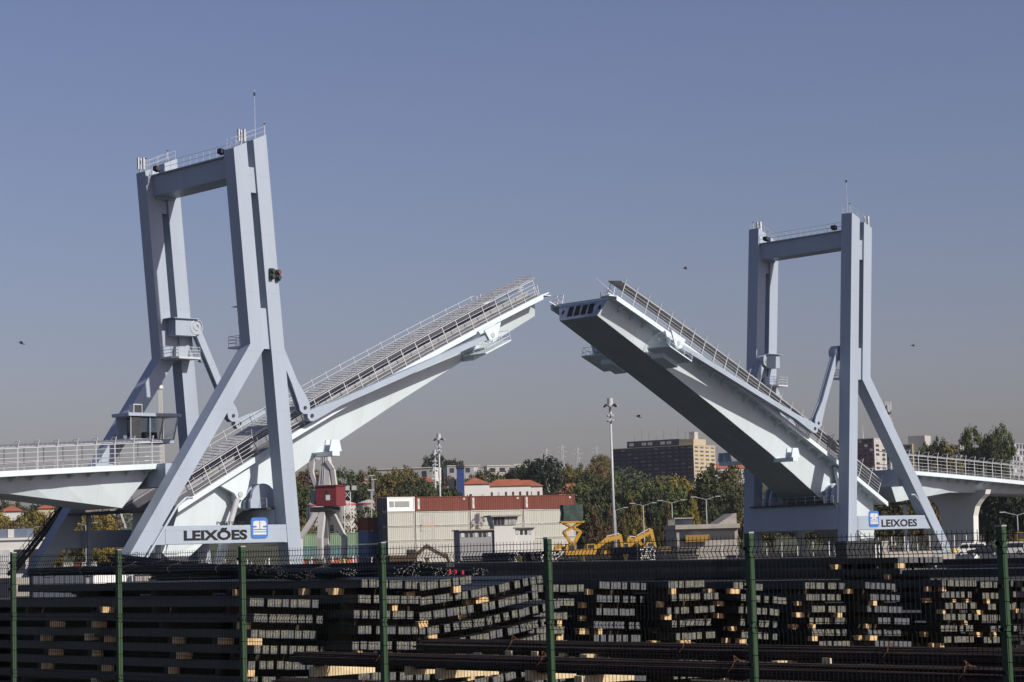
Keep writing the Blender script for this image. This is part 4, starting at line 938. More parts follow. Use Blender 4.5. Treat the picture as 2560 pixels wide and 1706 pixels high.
wood([(1296, 1345, 1149, 760, "round", "pine"), (1335, 1400, 1146, 740, "round", "pine"), (1398, 1442, 1165, 800, "round", "olive"), (1430, 1470, 1158, 820, "round", "olive"), (1462, 1512, 1157, 860, "round", "brown"),
      (1486, 1532, 1138, 930, "round", "olive"), (1446, 1512, 1183, 700, "round", "dark"), (1425, 1482, 1210, 620, "round", "green"), (1470, 1526, 1214, 600, "round", "dark"), (1512, 1578, 1188, 700, "round", "green"),
      (1572, 1628, 1196, 690, "round", "dark"), (1620, 1680, 1192, 640, "tall", "olive"), (1660, 1738, 1193, 700, "round", "yellow"), (1735, 1840, 1169, 600, "round", "dark"), (1770, 1842, 1200, 560, "round", "dark"), (1825, 1870, 1165, 640, "round", "olive"),
      (1655, 1715, 1215, 600, "round", "green"), (1560, 1600, 1221, 560, "tall", "olive"), (1600, 1660, 1225, 570, "round", "dark"), (1590, 1640, 1205, 620, "round", "green")], "below the big apartment block", "wood below the apartment block")
wood([(1462, 1512, 1265, 520, "tall", "brown"), (1503, 1545, 1272, 530, "tall", "brown"), (1535, 1575, 1268, 540, "tall", "olive"), (1576, 1625, 1262, 510, "tall", "yellow"), (1625, 1662, 1240, 520, "tall", "dark"), (1652, 1690, 1255, 500, "tall", "brown"),
      (1716, 1754, 1241, 500, "tall", "yellow"), (1690, 1724, 1262, 530, "tall", "olive"), (1640, 1670, 1275, 500, "tall", "olive"), (1480, 1530, 1290, 500, "bush", "brown"), (1752, 1800, 1270, 520, "round", "dark"), (1800, 1860, 1235, 540, "round", "dark"), (1830, 1875, 1270, 520, "round", "olive"), (1440, 1475, 1240, 560, "round", "dark")],
     "in the front row of trees", "autumn trees in front of the wood")
wood([(742, 802, 1177, 800, "round", "brown"), (840, 886, 1176, 780, "round", "green"), (872, 922, 1200, 760, "round", "dark"), (910, 944, 1173, 800, "round", "olive"), (934, 974, 1180, 780, "round", "olive"), (974, 1012, 1177, 780, "round", "olive"),
      (1000, 1032, 1169, 840, "round", "olive"), (1016, 1050, 1200, 700, "round", "dark"), (1033, 1068, 1182, 720, "round", "green"), (1050, 1090, 1193, 690, "round", "dark"), (1010, 1045, 1222, 620, "round", "dark"), (1045, 1095, 1218, 620, "round", "dark"),
      (970, 1012, 1215, 640, "bush", "brown"), (946, 980, 1225, 640, "bush", "olive"), (735, 772, 1200, 720, "round", "green"), (1105, 1150, 1222, 600, "round", "green"), (1070, 1110, 1139, 1150, "round", "pine"), (1100, 1132, 1142, 1160, "round", "pine"), (1125, 1150, 1152, 1150, "round", "pine"),
      (1110, 1146, 1195, 760, "round", "brown"), (1195, 1235, 1176, 800, "round", "olive"), (1235, 1262, 1185, 780, "round", "green"), (1268, 1304, 1180, 790, "round", "olive"), (800, 845, 1190, 820, "round", "green"), (1155, 1195, 1185, 880, "round", "olive")],
     "on the slope behind the containers", "trees on the slope behind the containers")
wood([(850, 905, 1268, 520, "bush", "olive"), (890, 950, 1264, 540, "bush", "green"), (742, 790, 1268, 540, "bush", "olive"), (735, 765, 1285, 520, "bush", "yellow")], "near the storage tanks", "shrubs by the tanks")
wood([(-20, 40, 1275, 560, "round", "yellow"), (30, 75, 1288, 540, "round", "olive"), (62, 112, 1278, 580, "round", "yellow"), (100, 150, 1290, 560, "round", "olive"), (20, 70, 1300, 480, "round", "brown"), (190, 232, 1286, 540, "round", "olive"), (225, 265, 1283, 560, "round", "yellow"), (-20, 30, 1255, 700, "round", "dark"), (25, 80, 1252, 720, "round", "dark"), (70, 130, 1256, 700, "round", "pine"), (130, 200, 1262, 700, "round", "dark"), (235, 300, 1280, 640, "round", "brown")], "seen under the left viaduct", "trees under the left viaduct")
wood([(2298, 2340, 1105, 820, "round", "green"), (2328, 2368, 1093, 800, "round", "dark"), (2414, 2464, 1073, 760, "round", "green"), (2468, 2512, 1088, 740, "round", "dark"), (2484, 2542, 1070, 750, "round", "green"), (2360, 2392, 1112, 800, "round", "olive")], "above the right viaduct", "trees above the right viaduct")
wood([(2330, 2385, 1215, 480, "round", "dark"), (2300, 2350, 1225, 460, "round", "brown"), (2480, 2540, 1190, 500, "round", "dark"), (2510, 2600, 1200, 480, "round", "pine"), (2380, 2450, 1180, 560, "round", "dark"), (2430, 2500, 1185, 540, "round", "dark"), (2140, 2200, 1200, 520, "round", "dark"), (2200, 2260, 1205, 520, "round", "olive"), (2240, 2300, 1190, 560, "round", "dark"), (1900, 1960, 1230, 560, "round", "olive"), (1960, 2040, 1235, 560, "round", "dark"), (2040, 2100, 1240, 540, "round", "olive")], "behind the right tower foot", "trees behind the right tower")
# distant ridge of wood, one mass
rnd = random.Random(5); P = []; Fs = []
for i in range(22000):
    px = rnd.uniform(-40, 2600); Y = rnd.uniform(900, 1500); b = gnd(px, Y, 1300); g0 = terr(b.x, b.y); hh = (5+5*(.5+.5*sin(px*.021)+.3*sin(px*.057)))*rnd.random()
    c = Vector((b.x, b.y, g0+hh)); nrm = Vector((rnd.uniform(-1, 1), -1, rnd.uniform(-.2, 1))).normalized(); a = nrm.orthogonal().normalized(); d = nrm.cross(a); s = rnd.uniform(.3, .75)
    n = len(P); P += [tuple(c-a*s-d*s*.6), tuple(c+a*s-d*s*.5), tuple(c+a*s*.8+d*s*.7), tuple(c-a*s*.7+d*s*.6)]; Fs.append((n, n+1, n+2, n+3))
me = bpy.data.meshes.new("distant_wood"); me.from_pydata(P, [], Fs); me.materials.append(LM["dark"]); o = bpy.data.objects.new("distant_wood", me); COL.objects.link(o)
tag(o, "dim green wood along the far ridge", "wood", kind="stuff")

# ------------------------------------------------------------------ plant and small buildings on the far quay
M_YEL = mat("machine_yellow", (.42, .235, .03), .5, var=.12, scale=.6); M_RUSTY = mat("machine_brown", (.07, .042, .022), .7, var=.3, scale=.8)
def excavator(px, Y, flip, m_, label, boom, SCX=1.08):
    b = gnd(px, Y); b.z = 1.2; sx = -1 if flip else 1; f0 = frame((b.x, b.y, 0), radians(12)); f = lambda x, y, z: f0(sx*x*SCX, y*SCX, z*SCX+.9)
    t = thing("excavator", label, "excavator", b, "excavators on the far quay")
    for y in (-1.3, .9):
        MB(f).prism([(-2, .1), (1.8, .1), (2.1, .5), (1.8, .95), (-2, .95), (-2.3, .5)], y, y+.6).build("track", M_BLACKRUB, t)
    MB(f).box(-2.4, 1.6, -1.3, 1.3, 1.05, 1.25).build("turntable", M_DARK, t)
    MB(f).prism([(-2.7, 1.3), (1.5, 1.3), (1.5, 1.7), (.2, 2.2), (-2.6, 2.3)], -1.3, 1.35).build("engine_body", m_, t)
    cb = MB(f).prism([(.0, 1.75), (1.55, 1.75), (1.5, 2.7), (1.2, 3.1), (.05, 3.1)], -1.35, -.2).build("cab", m_, t)
    MB(f).box(.2, 1.1, -1.38, -1.352, 2.1, 2.9).build("window", M_GLASS, cb); MB(f).pts([(1.56, -1.25, 1.95), (1.56, -.3, 1.95), (1.52, -.3, 2.65), (1.52, -1.25, 2.65)], [(0, 1, 2, 3)]).build("windscreen", M_GLASS, cb)
    bo = MB(f)
    for (x0, z0, h0), (x1, z1, h1) in zip(boom, boom[1:]):
        bo.loft([[(x0, -.25+.5, z0-h0/2), (x0, .25+.5, z0-h0/2), (x0, .25+.5, z0+h0/2), (x0, -.25+.5, z0+h0/2)], [(x1, -.25+.5, z1-h1/2), (x1, .25+.5, z1-h1/2), (x1, .25+.5, z1+h1/2), (x1, -.25+.5, z1+h1/2)]])
    bo.build("boom", m_, t)
    x, z, h = boom[-1]; x2, z2 = x+.7, max(.9, z-2.4)
    ar = MB(f); ar.loft([[(x-.3, .3, z+.5), (x+.3, .3, z+.5), (x+.3, .7, z+.5), (x-.3, .7, z+.5)], [(x2-.2, .3, z2), (x2+.2, .3, z2), (x2+.2, .7, z2), (x2-.2, .7, z2)]]); ar.build("arm", m_, t)
    MB(f).tube((boom[1][0], .5, boom[1][1]+.5), (x, .5, z+.6), .1, 8).build("hydraulic_ram", M_GALV, t)
    MB(f).prism([(x2-.5, z2), (x2+.5, z2), (x2+.7, z2-.5), (x2+.2, z2-1.0), (x2-.6, z2-.7)], 0, 1.0).build("bucket", M_DARK, t)
BM1 = [(1.2, 2.0, .7), (3.6, 3.6, .8), (5.6, 3.9, .55)]; BM2 = [(1.0, 2.0, .7), (3.0, 3.6, .75), (5.2, 4.6, .5)]
excavator(1462, 360, False, M_YEL, "yellow excavator left of the light mast, boom held level", BM1)
excavator(1548, 365, False, M_YEL, "yellow excavator right of the light mast, boom raised", BM2)
excavator(1632, 375, True, M_YEL, "yellow excavator furthest right, boom folded over its cab", [(1.0, 2.0, .7), (2.2, 3.4, .8), (3.6, 3.5, .5)])
excavator(1435, 350, True, M_YEL, "yellow excavator under the scissor lift, facing left", [(1.0, 2.0, .6), (1.8, 2.8, .7), (2.4, 2.6, .5)])
excavator(1015, 330, False, M_RUSTY, "brown excavator before the white containers, boom arched to the right", [(1.0, 1.8, .6), (3.2, 3.5, .65), (6.0, 1.9, .5)], 1.0)
excavator(838, 520, False, M_RUSTY, "distant brown excavator right of the crane legs, arm bent down", [(1.0, 4.5, .8), (3.0, 6.8, .9), (6.5, 5.0, .7)])
excavator(62, 360, True, M_BLACKRUB, "dark excavator at the left edge with its arm raised", [(1.0, 2.0, .6), (2.0, 4.6, .7), (3.0, 5.6, .5)])
# scissor lift with a tarpaulin covered platform
b = gnd(1432, 352); f = frame((b.x, b.y, 0), radians(10)); zz = lambda y: zat(1432, y, 352); t = thing("scissor_lift", "yellow scissor lift with dark green tarpaulin over its platform", "lift", b)
MB(f).box(-1.7, 1.7, -.8, .8, 0, 1.6).build("base", M_YEL, t)
for y in (-.7, .6):
    for z0, z1 in ((1.6, zz(1330)), (zz(1330), zz(1308))):
        for s_ in (1, -1): MB(f).bar((-1.4*s_, y, z0), (1.4*s_, y, z1), .12, .32).build("scissor_arm", M_YEL, t)
MB(f).box(-1.9, 1.9, -.9, .9, zz(1308), zz(1303)).build("platform", M_YEL, t)
tp = MB(f); nxx = 14
for j in range(5):
    for i in range(nxx+1):
        a = 2*pi*i/nxx; rx, ry = 1.75+.07*sin(5*a+j*2), .95+.06*cos(7*a+j); cx = max(-1, min(1, 1.35*cos(a))); cyy = max(-1, min(1, 1.35*sin(a)))
        tp.v.append(f(cx*rx, cyy*ry, zz(1303)+(zz(1263)-zz(1303))*j/4+.08*sin(3*a+j)))
for j in range(4):
    for i in range(nxx): tp.f.append((j*15+i, j*15+i+1, (j+1)*15+i+1, (j+1)*15+i))
tp.f.append(tuple(range(60, 74))); tp.build("tarpaulin", mat("tarp_green", (.035, .06, .05), .7, var=.3, scale=1.5), t)
# scaffold tower
b = gnd(1070, 425); f = frame((b.x, b.y, 0), radians(20)); z1 = zat(1070, 1287, 425); t = thing("scaffold_tower", "slim white scaffold tower standing before the white containers", "scaffold", b)
for x in (-1.2, 1.2):
    for y in (-.7, .7): MB(f).tube((x, y, 0), (x, y, z1), .05).build("standard", M_GALV, t)
m_ = MB(f); n = 7
for i in range(n+1):
    z = z1*i/n
    for y in (-.7, .7): m_.tube((-1.2, y, z), (1.2, y, z), .04)
    if i < n-2: m_.tube((-1.2, -.7, z), (1.2, -.7, z1*(i+1)/n), .035); m_.tube((1.2, -.7, z), (-1.2, -.7, z1*(i+1)/n), .035)
m_.build("bracing", M_GALV, t); MB(f).box(-1.2, 1.2, -.7, .7, z1*.80, z1*.82).build("deck_board", mat("board_orange", (.55, .25, .12), .7), t)
# little control tower with flanking low buildings
Y = 360; b = gnd(1262, Y); f = frame((b.x, b.y, 0), radians(14)); zz = lambda y: zat(1262, y, Y); k = Y/F
t = thing("control_tower_house", "small white control tower with sloping windows and flat low wings", "building", b)
X = lambda p: (p-1262)*k
MB(f).box(X(1237), X(1290), 0, 3.2, 0, zz(1314)).build("tower_wall", M_WREN, t)
lt = MB(f); lt.loft([[(X(1235), -.1, zz(1314)), (X(1292), -.1, zz(1314)), (X(1292), 3.3, zz(1314)), (X(1235), 3.3, zz(1314))], [(X(1231), -.5, zz(1292)), (X(1297), -.5, zz(1292)), (X(1297), 3.7, zz(1292)), (X(1231), 3.7, zz(1292))]]); lo = lt.build("lantern_room", M_PALE, t)
for i in range(6):
    x0 = X(1236+9.3*i); w = 7.2*k
    MB(f).pts([(x0, -.17, zz(1312.5)), (x0+w, -.17, zz(1312.5)), (x0+w-.02, -.52, zz(1294)), (x0-.05, -.52, zz(1294)), (x0, -.12, zz(1312.5)), (x0+w, -.12, zz(1312.5)), (x0+w-.02, -.47, zz(1294)), (x0-.05, -.47, zz(1294))], [(0,1,2,3),(4,5,6,7),(0,1,5,4),(1,2,6,5),(2,3,7,6),(3,0,4,7)]).build("window_pane", M_WIN if i < 3 else M_WINL, lo)
MB(f).box(X(1225), X(1304), -1.0, 4.2, zz(1292)+.003, zz(1288)).build("roof", M_CONC, t)
for x0, x1, yt, nm in ((1150, 1236.5, 1325, "left"), (1290.5, 1342, 1322, "right")):
    w_ = MB(f).box(X(x0), X(x1), .4, 5, 0, zz(yt)).build("low_wing", M_WREN if nm == "right" else M_GREYR, t)
    MB(f).box(X(x0-4), X(x1), -.1, 5.3, zz(yt)+.003, zz(yt-3)).build("wing_roof", M_CONC, w_)
    n = 7 if nm == "left" else 4
    for i in range(n): a = x0+3+(x1-x0-6)*i/n; MB(f).box(X(a), X(a+(x1-x0-6)/n*.6), .33, .397, zz(yt+16), zz(yt+5)).build("window", M_WIN if i % 3 else M_WINL, w_)
# low concrete building with wedge roof, right of the trees
Y = 380; b = gnd(1770, Y); f = frame((b.x, b.y, 0), radians(8)); zz = lambda y: zat(1770, y, Y); k = Y/F; X = lambda p: (p-1770)*k
t = thing("concrete_building", "low grey concrete building with glazed corner and wedge shaped roof end", "building", b)
MB(f).box(X(1692), X(1848), .0, 9, 0, zz(1322)).build("wall", M_CONC, t)
MB(f).box(X(1688), X(1852), -.6, 9.3, zz(1322)+.003, zz(1311)).build("roof_slab", M_CONC, t)
MB(f).box(X(1690), X(1735), .3, 6, zz(1311)+.003, zz(1296)).build("roof_room", M_GLASS, t); MB(f).box(X(1688), X(1737), .1, 6.2, zz(1296)+.003, zz(1293)).build("room_roof", M_CONC, t)
MB(f).prism([(X(1800), zz(1311)+.003), (X(1848), zz(1311)+.003), (X(1848), zz(1285)), (X(1842), zz(1285))], .5, 8).build("wedge_roof", M_CONC, t)
MB(f).box(X(1700), X(1840), -.06, -.003, zz(1350), zz(1328)).build("dark_glazing", M_GLASS, t)
MB(f).box(X(1712), X(1772), -.9, -.65, zz(1354), zz(1337)).build("yellow_hoarding", mat("hoarding_ochre", (.26, .15, .03), .7), t)
# pipe bundles on the quay: dark pipes with pale ends
M_PIPE = mat("pipe_black", (.02, .02, .022), .5); M_PEND = mat("pipe_end_pale", (.6, .6, .58), .6)
for k, (px, Y, nx_, nz_, z0, lab) in enumerate(((1300, 335, 10, 6, 1.3, "pile of black pipes with pale ends beside the control tower"), (1362, 335, 12, 5, 1.5, "pile of black pipes with pale ends left of the fence post"), (1385, 345, 7, 5, 1.6, "small pile of black pipes with pale ends under the scissor lift"), (1622, 330, 7, 8, 1.0, "tall pile of black pipes with pale ends under the right excavator"), (1128, 345, 9, 3, 1.0, "low pile of pipes with pale ends before the brown excavator"))):
    b = gnd(px, Y); f = frame((b.x, b.y, 0), radians(25)); t = thing("pipe_pile", lab, "pipes", (b.x, b.y, z0), "pipe piles on the quay"); n_ = MB(f); e_ = MB(f); rr_ = .16
    for j in range(nz_):
        for i in range(nx_):
            if random.random() < .18 and j == nz_-1: continue
            x = (i-nx_/2)*.36+(.18 if j % 2 else 0); z = z0+rr_+j*.31; d = random.uniform(0, .25)
            n_.tube((x, d, z), (x-.5, 9, z), rr_, 7)
            if random.random() < .62: e_.tube((x, d-.02, z), (x, d-.005, z), rr_*.72, 7)
    n_.build("pipes", M_PIPE, t)["kind"] = "stuff"; e_.build("pipe_ends", M_PEND, t)["kind"] = "stuff"
for k, (px0, px1, Y, h, lab) in enumerate(((1150, 1300, 350, 1.6, "long low dark pile of steel on the quay, left part"), (1400, 1600, 345, 1.4, "long low dark pile of steel on the quay below the yellow excavators"), (1640, 1750, 335, 1.9, "dark pile of sheet steel right of the yellow excavators"), (760, 830, 430, 1.5, "dark pile of steel on the quay behind the crane legs"))):
    b = gnd((px0+px1)/2, Y); k_ = Y/F; L = (px1-px0)*k_; f = frame((b.x, b.y, 0), radians(3)); t = thing("steel_pile", lab, "steel", (b.x, b.y, 1), "dark steel piles on the quay")
    z = 1.0; j = 0
    while z < 1.0+h:
        o_ = random.uniform(-.3, .3); MB(f).box(-L/2+o_+.3, L/2+o_-.3, 0, 3, z, z+.3).build("steel_slab", M_PIPE, t); z += .36; j += 1
# white mesh fences round the tower feet
def mesh_fence(P, n, h, label, gap=2.6):
    t = thing("mesh_fence", label, "fence", P[0], "white mesh fences at the tower feet"); P = [Vector(p) for p in P]
    for a, b in zip(P, P[1:]):
        d = b-a; k = max(1, int(d.length/gap))
        for i in range(k+1): p = a+d*i/k; MB().tube(tuple(p), tuple(p+Z*h), .055, 6).build("post", M_WHITE, t)
        w = MB(); z = .15
        while z < h: w.bar(tuple(a+Z*z), tuple(b+Z*z), .008, .016); z += .2
        x = 0
        while x < d.length: p = a+d*(x/d.length); w.bar(tuple(p), tuple(p+Z*h), .012, .012); x += .5
        w.build("wire_mesh", mat("mesh_wire_grey", (.16, .16, .16), .6), t)["kind"] = "stuff"
mesh_fence([BR(-71, -12.5, 0.6), BR(-41, -12.5, 0.6)], 8, 2.6, "white posted mesh fence in front of the left tower foot")
mesh_fence([BR(-38.5, -12.5, 0.6), BR(-38.5, 12, 0.6)], 8, 2.4, "short white posted mesh fence beside the quay edge left of the crane")
mesh_fence([BR(44, -11.0, 1.9), BR(72, -11.0, 1.9)], 8, 1.9, "white posted mesh fence on the concrete plinth of the right tower")
mesh_fence([BR(39.2, -11, 1.5), BR(39.2, 24, 1.6)], 8, 1.9, "white posted mesh fence along the quay left of the right tower")
# metal screen block on the right bank
b = at(2160, 1400, 255); t = thing("metal_kiosk", "dark ribbed metal kiosk with two pale slots before the right tower", "kiosk", (b.x, b.y, 0)); f = frame((b.x, b.y, 0), radians(20))
zt_ = zat(2160, 1352, 255)
M_KI = mat("kiosk_black", (.018, .02, .024), .6)
MB(f).box(-2.3, 2.3, 0, 2.5, 0, zt_).build("body", M_KI, t)
for i in range(12): MB(f).box(-2.25+i*.38, -2.1+i*.38, -.06, -.003, .1, zt_-.05).build("rib", M_KI, t)
for x in (1.5, 1.95): MB(f).box(x, x+.1, -.1, -.062, .9, zt_-.5).build("pale_slot", M_WHITE, t)
MB(f).box(2.32, 3.2, -.2, 2.4, 0, zt_-.1).build("concrete_pier", M_CONC, t)
pp = MB(); a = at(2338, 1400, 250); c = at(2345, 1384, 250); d = at(2375, 1380, 250); pp.path([(a.x, a.y, .1), (a.x, a.y, c.z-.2), (c.x, c.y, c.z), (d.x, d.y, d.z)], .12, 8)
single("bent_pipe", pp, mat("pipe_pale_blue", (.30, .42, .52), .4), "pale blue bent pipe beside the concrete plinth on the right", "pipe")
b = at(2385, 1376, 252); vv = MB(frame((b.x, b.y, 0))); vv.cone(0, 0, b.z-.25, b.z+.2, .3, .3, 10); vv.tube((-.5, 0, b.z), (.6, 0, b.z), .14, 8); single("yellow_valve", vv, M_YELB, "yellow valve at the end of the pale blue pipe", "valve")

# ------------------------------------------------------------------ cars on the right
def car(px, Y, yaw, m_, label, van=False):
    b = gnd(px, Y, 1370); f = frame((b.x, b.y, 0), yaw); t = thing("parked_van" if van else "parked_car", label, "van" if van else "car", b, "vehicles parked on the right"); f_ = lambda x, y, z: f(x, y, z+.9)
    if van: prof = [(-2.1, .3), (2.1, .3), (2.15, .8), (1.75, 1.0), (1.2, 1.75), (-2.0, 1.8), (-2.15, 1.0)]
    else: prof = [(-2.0, .3), (2.0, .3), (2.1, .65), (1.85, .85), (1.0, .95), (.35, 1.42), (-1.1, 1.45), (-1.75, 1.0), (-2.05, .9)]
    MB(f_).prism(prof, -.82, .82).build("body", m_, t)
    if van: W1 = [(.95, 1.05), (1.55, 1.05), (1.1, 1.6), (.3, 1.6), (.3, 1.05)]; W2 = [(-1.85, 1.05), (.15, 1.05), (.15, 1.6), (-1.8, 1.6)]
    else: W1 = [(-.3, .95), (.85, .95), (.3, 1.36), (-.3, 1.38)]; W2 = [(-1.45, .95), (-.4, .95), (-.4, 1.38), (-1.05, 1.38)]
    for w_ in (W1, W2):
        for y in (-.84, .822): MB(f_).prism(w_, y, y+.018).build("side_window", M_GLASS, t)
    z0, z1, x0, x1 = (1.02, 1.7, 1.74, 1.24) if van else (.97, 1.38, 1.0, .42)
    MB(f_).pts([(x0+.03, -.7, z0), (x0+.03, .7, z0), (x1+.03, .62, z1), (x1+.03, -.62, z1)], [(0, 1, 2, 3)]).build("windscreen", M_GLASS, t)
    for x in (-1.3, 1.3):
        for y in (-.86, .66):
            w_ = MB(f_).disc((x, .32), .32, y, y+.2, 16).build("wheel", M_BLACKRUB, t); MB(f_).disc((x, .32), .18, *((y-.012, y-.003) if y < 0 else (y+.203, y+.212)), 12).build("rim", M_GALV, w_)
    for y in (-.65, .45): MB(f_).box(2.06, 2.12, y, y+.22, .6, .75).build("headlight", M_WINL, t)
car(2458, 285, radians(172), mat("car_dark_blue", (.02, .025, .035), .25, spec=.7), "dark hatchback parked below the right viaduct")
car(2525, 292, radians(160), M_WHITE, "white van parked at the right edge behind the green post", True)
car(2425, 300, radians(175), M_WHITE, "white van partly hidden behind the dark hatchback", True)
b = gnd(2552, 330); f = frame((b.x, b.y, 0)); t = thing("yellow_digger", "yellow wheeled digger at the right edge behind the white van", "digger", b)
MB(f).prism([(-2.2, 1.6), (2.2, 1.6), (2.2, 2.6), (.6, 2.9), (-2.2, 2.7)], -1, 1).build("body", M_YEL, t); MB(f).box(-.6, .9, -.9, .9, 2.9, 4.0).build("cab", M_YEL, t); MB(f).box(-.5, .8, -.93, -.902, 3.0, 3.9).build("window", M_GLASS, t)
for x in (-1.4, 1.4): MB(f).disc((x, 1.5), .7, -1.2, -.9, 16).build("wheel", M_BLACKRUB, t)
# gulls
M_GULL = mat("gull_grey", (.20, .19, .19), .8)
for k, (px, py, Y, lab) in enumerate(((55, 859, 150, "gull gliding low in the sky at the left edge"), (1597, 1042, 160, "gull gliding right of the light mast head"), (1714, 672, 200, "small gull high above the right leaf"), (500, 905, 180, "gull beside the left tower below the platform"), (2283, 865, 240, "tiny gull in the sky right of the right tower"))):
    p = at(px, py, Y); g = MB(lambda x, y, z, p=p: p+Vector((x*cos(.3)-z*sin(.3), y, z*cos(.3)+x*sin(-.25))))
    g.loft([[(-.3, 0, -.02), (-.3, .03, 0), (-.3, 0, .02), (-.3, -.03, 0)], [(0, 0, -.08), (0, .08, 0), (0, 0, .08), (0, -.08, 0)], [(.25, 0, -.02), (.25, .03, 0), (.25, 0, .03), (.25, -.03, 0)]])
    for s_ in (1, -1):
        g.pts([(.1, s_*.05, .03), (-.12, s_*.05, .03), (-.08, s_*.4, .14), (.14, s_*.38, .15), (-.2, s_*.75, .05), (-.12, s_*.72, .06)], [(0, 1, 2, 3), (3, 2, 4, 5)])
    single("gull", g, M_GULL, lab, "bird", "gulls in the sky")

# ------------------------------------------------------------------ thin haze in the air
hz = MB(); hz.box(-1700, 1700, -60, 2150, -10, 95)
ho = hz.build("haze", mat("haze_air", (.8, .8, .8))); hm = bpy.data.materials.new("haze_volume"); hm.use_nodes = True; n = hm.node_tree; n.nodes.clear()
ou = n.nodes.new("ShaderNodeOutputMaterial"); pv = n.nodes.new("ShaderNodeVolumePrincipled"); pv.inputs["Color"].default_value = (.82, .86, 1.0, 1); pv.inputs["Density"].default_value = 3.5e-5; pv.inputs["Anisotropy"].default_value = 0.0
n.links.new(pv.outputs[0], ou.inputs["Volume"]); ho.data.materials.clear(); ho.data.materials.append(hm); tag(ho, "thin pale haze lying over the harbour and the hill", "haze", kind="stuff")
# ------------------------------------------------------------------ foreground: stacked steel behind a green mesh fence
def steel_mat(name, ends):
    m = bpy.data.materials.new(name); m.use_nodes = True; n = m.node_tree; b = n.nodes["Principled BSDF"]; b.inputs["Roughness"].default_value = .5; b.inputs["Specular IOR Level"].default_value = .5
    tc = n.nodes.new("ShaderNodeTexCoord"); no = n.nodes.new("ShaderNodeTexNoise"); no.inputs["Scale"].default_value = 38; no.inputs["Detail"].default_value = 6; n.links.new(tc.outputs["Object"], no.inputs["Vector"])
    r = n.nodes.new("ShaderNodeValToRGB"); r.color_ramp.elements[0].position = .35; r.color_ramp.elements[1].position = .7
    if ends: r.color_ramp.elements[0].color = (.045, .05, .056, 1); r.color_ramp.elements[1].color = (.135, .142, .155, 1)
    else: r.color_ramp.elements[0].color = (.007, .0078, .008, 1); r.color_ramp.elements[1].color = (.020, .021, .0215, 1)
    n.links.new(no.outputs["Fac"], r.inputs[0])
    if ends == 2:     # yellow chalk marks
        oi = n.nodes.new("ShaderNodeObjectInfo"); sc = n.nodes.new("ShaderNodeVectorMath"); sc.operation = 'SCALE'; sc.inputs["Scale"].default_value = 40; n.links.new(oi.outputs["Location"], sc.inputs[0])
        av = n.nodes.new("ShaderNodeVectorMath"); n.links.new(tc.outputs["Object"], av.inputs[0]); n.links.new(sc.outputs[0], av.inputs[1])
        n2 = n.nodes.new("ShaderNodeTexNoise"); n2.inputs["Scale"].default_value = 26; n2.inputs["Detail"].default_value = 1; n.links.new(av.outputs[0], n2.inputs["Vector"])
        r2 = n.nodes.new("ShaderNodeValToRGB"); el = r2.color_ramp.elements; el[0].position = .525; el[0].color = (0, 0, 0, 1); el[1].position = .56; el[1].color = (1, 1, 1, 1); e3 = el.new(.595); e3.color = (0, 0, 0, 1)
        n.links.new(n2.outputs["Fac"], r2.inputs[0]); sx = n.nodes.new("ShaderNodeSeparateXYZ"); n.links.new(tc.outputs["Object"], sx.inputs[0])
        ml = n.nodes.new("ShaderNodeMath"); ml.operation = 'MULTIPLY'; gt = n.nodes.new("ShaderNodeMath"); gt.operation = 'GREATER_THAN'; gt.inputs[1].default_value = -.03; n.links.new(sx.outputs["Z"], gt.inputs[0])
        n.links.new(r2.outputs[0], ml.inputs[0]); n.links.new(gt.outputs[0], ml.inputs[1])
        mx = n.nodes.new("ShaderNodeMix"); mx.data_type = 'RGBA'; n.links.new(ml.outputs[0], mx.inputs["Factor"]); n.links.new(r.outputs[0], mx.inputs["A"]); mx.inputs["B"].default_value = (.34, .30, .05, 1); n.links.new(mx.outputs["Result"], b.inputs["Base Color"])
    else: n.links.new(r.outputs[0], b.inputs["Base Color"])
    return m
M_ST, M_SE, M_SEY = steel_mat("billet_scale_dark", 0), steel_mat("billet_end_grey", 1), steel_mat("billet_end_chalked", 2)
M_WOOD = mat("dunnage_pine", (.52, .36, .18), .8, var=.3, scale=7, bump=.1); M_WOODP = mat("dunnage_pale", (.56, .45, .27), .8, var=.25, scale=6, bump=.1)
M_WOODD = mat('dunnage_shade_dark', (.03, .022, .015), .9, var=.4, scale=7)  # pine darkened in its colour to imitate the shade between layers
BS = .15
def billet_mesh(L, endm):
    h = BS/2; g = .008; P = []
    for y, gg in ((0, g), (.004, 0), (L, 0)):
        P += [(-h+gg, y, -h+gg), (h-gg, y, -h+gg), (h-gg, y, h-gg), (-h+gg, y, h-gg)]
    Fs = [(0, 1, 2, 3)]+[(k*4+i, k*4+(i+1) % 4, (k+1)*4+(i+1) % 4, (k+1)*4+i) for k in range(2) for i in range(4)]+[(8, 11, 10, 9)]
    me = bpy.data.meshes.new("billet"); me.from_pydata(P, [], Fs); me.materials.append(M_ST); me.materials.append(endm); me.polygons[0].material_index = 1
    bm = bmesh.new(); bm.from_mesh(me); bmesh.ops.recalc_face_normals(bm, faces=bm.faces); bm.to_mesh(me); bm.free(); return me
BM_ = {}
def bmesh_for(L, c):
    if (L, c) not in BM_: BM_[(L, c)] = billet_mesh(L, M_SEY if c else M_SE)
    return BM_[(L, c)]
TIM = {}
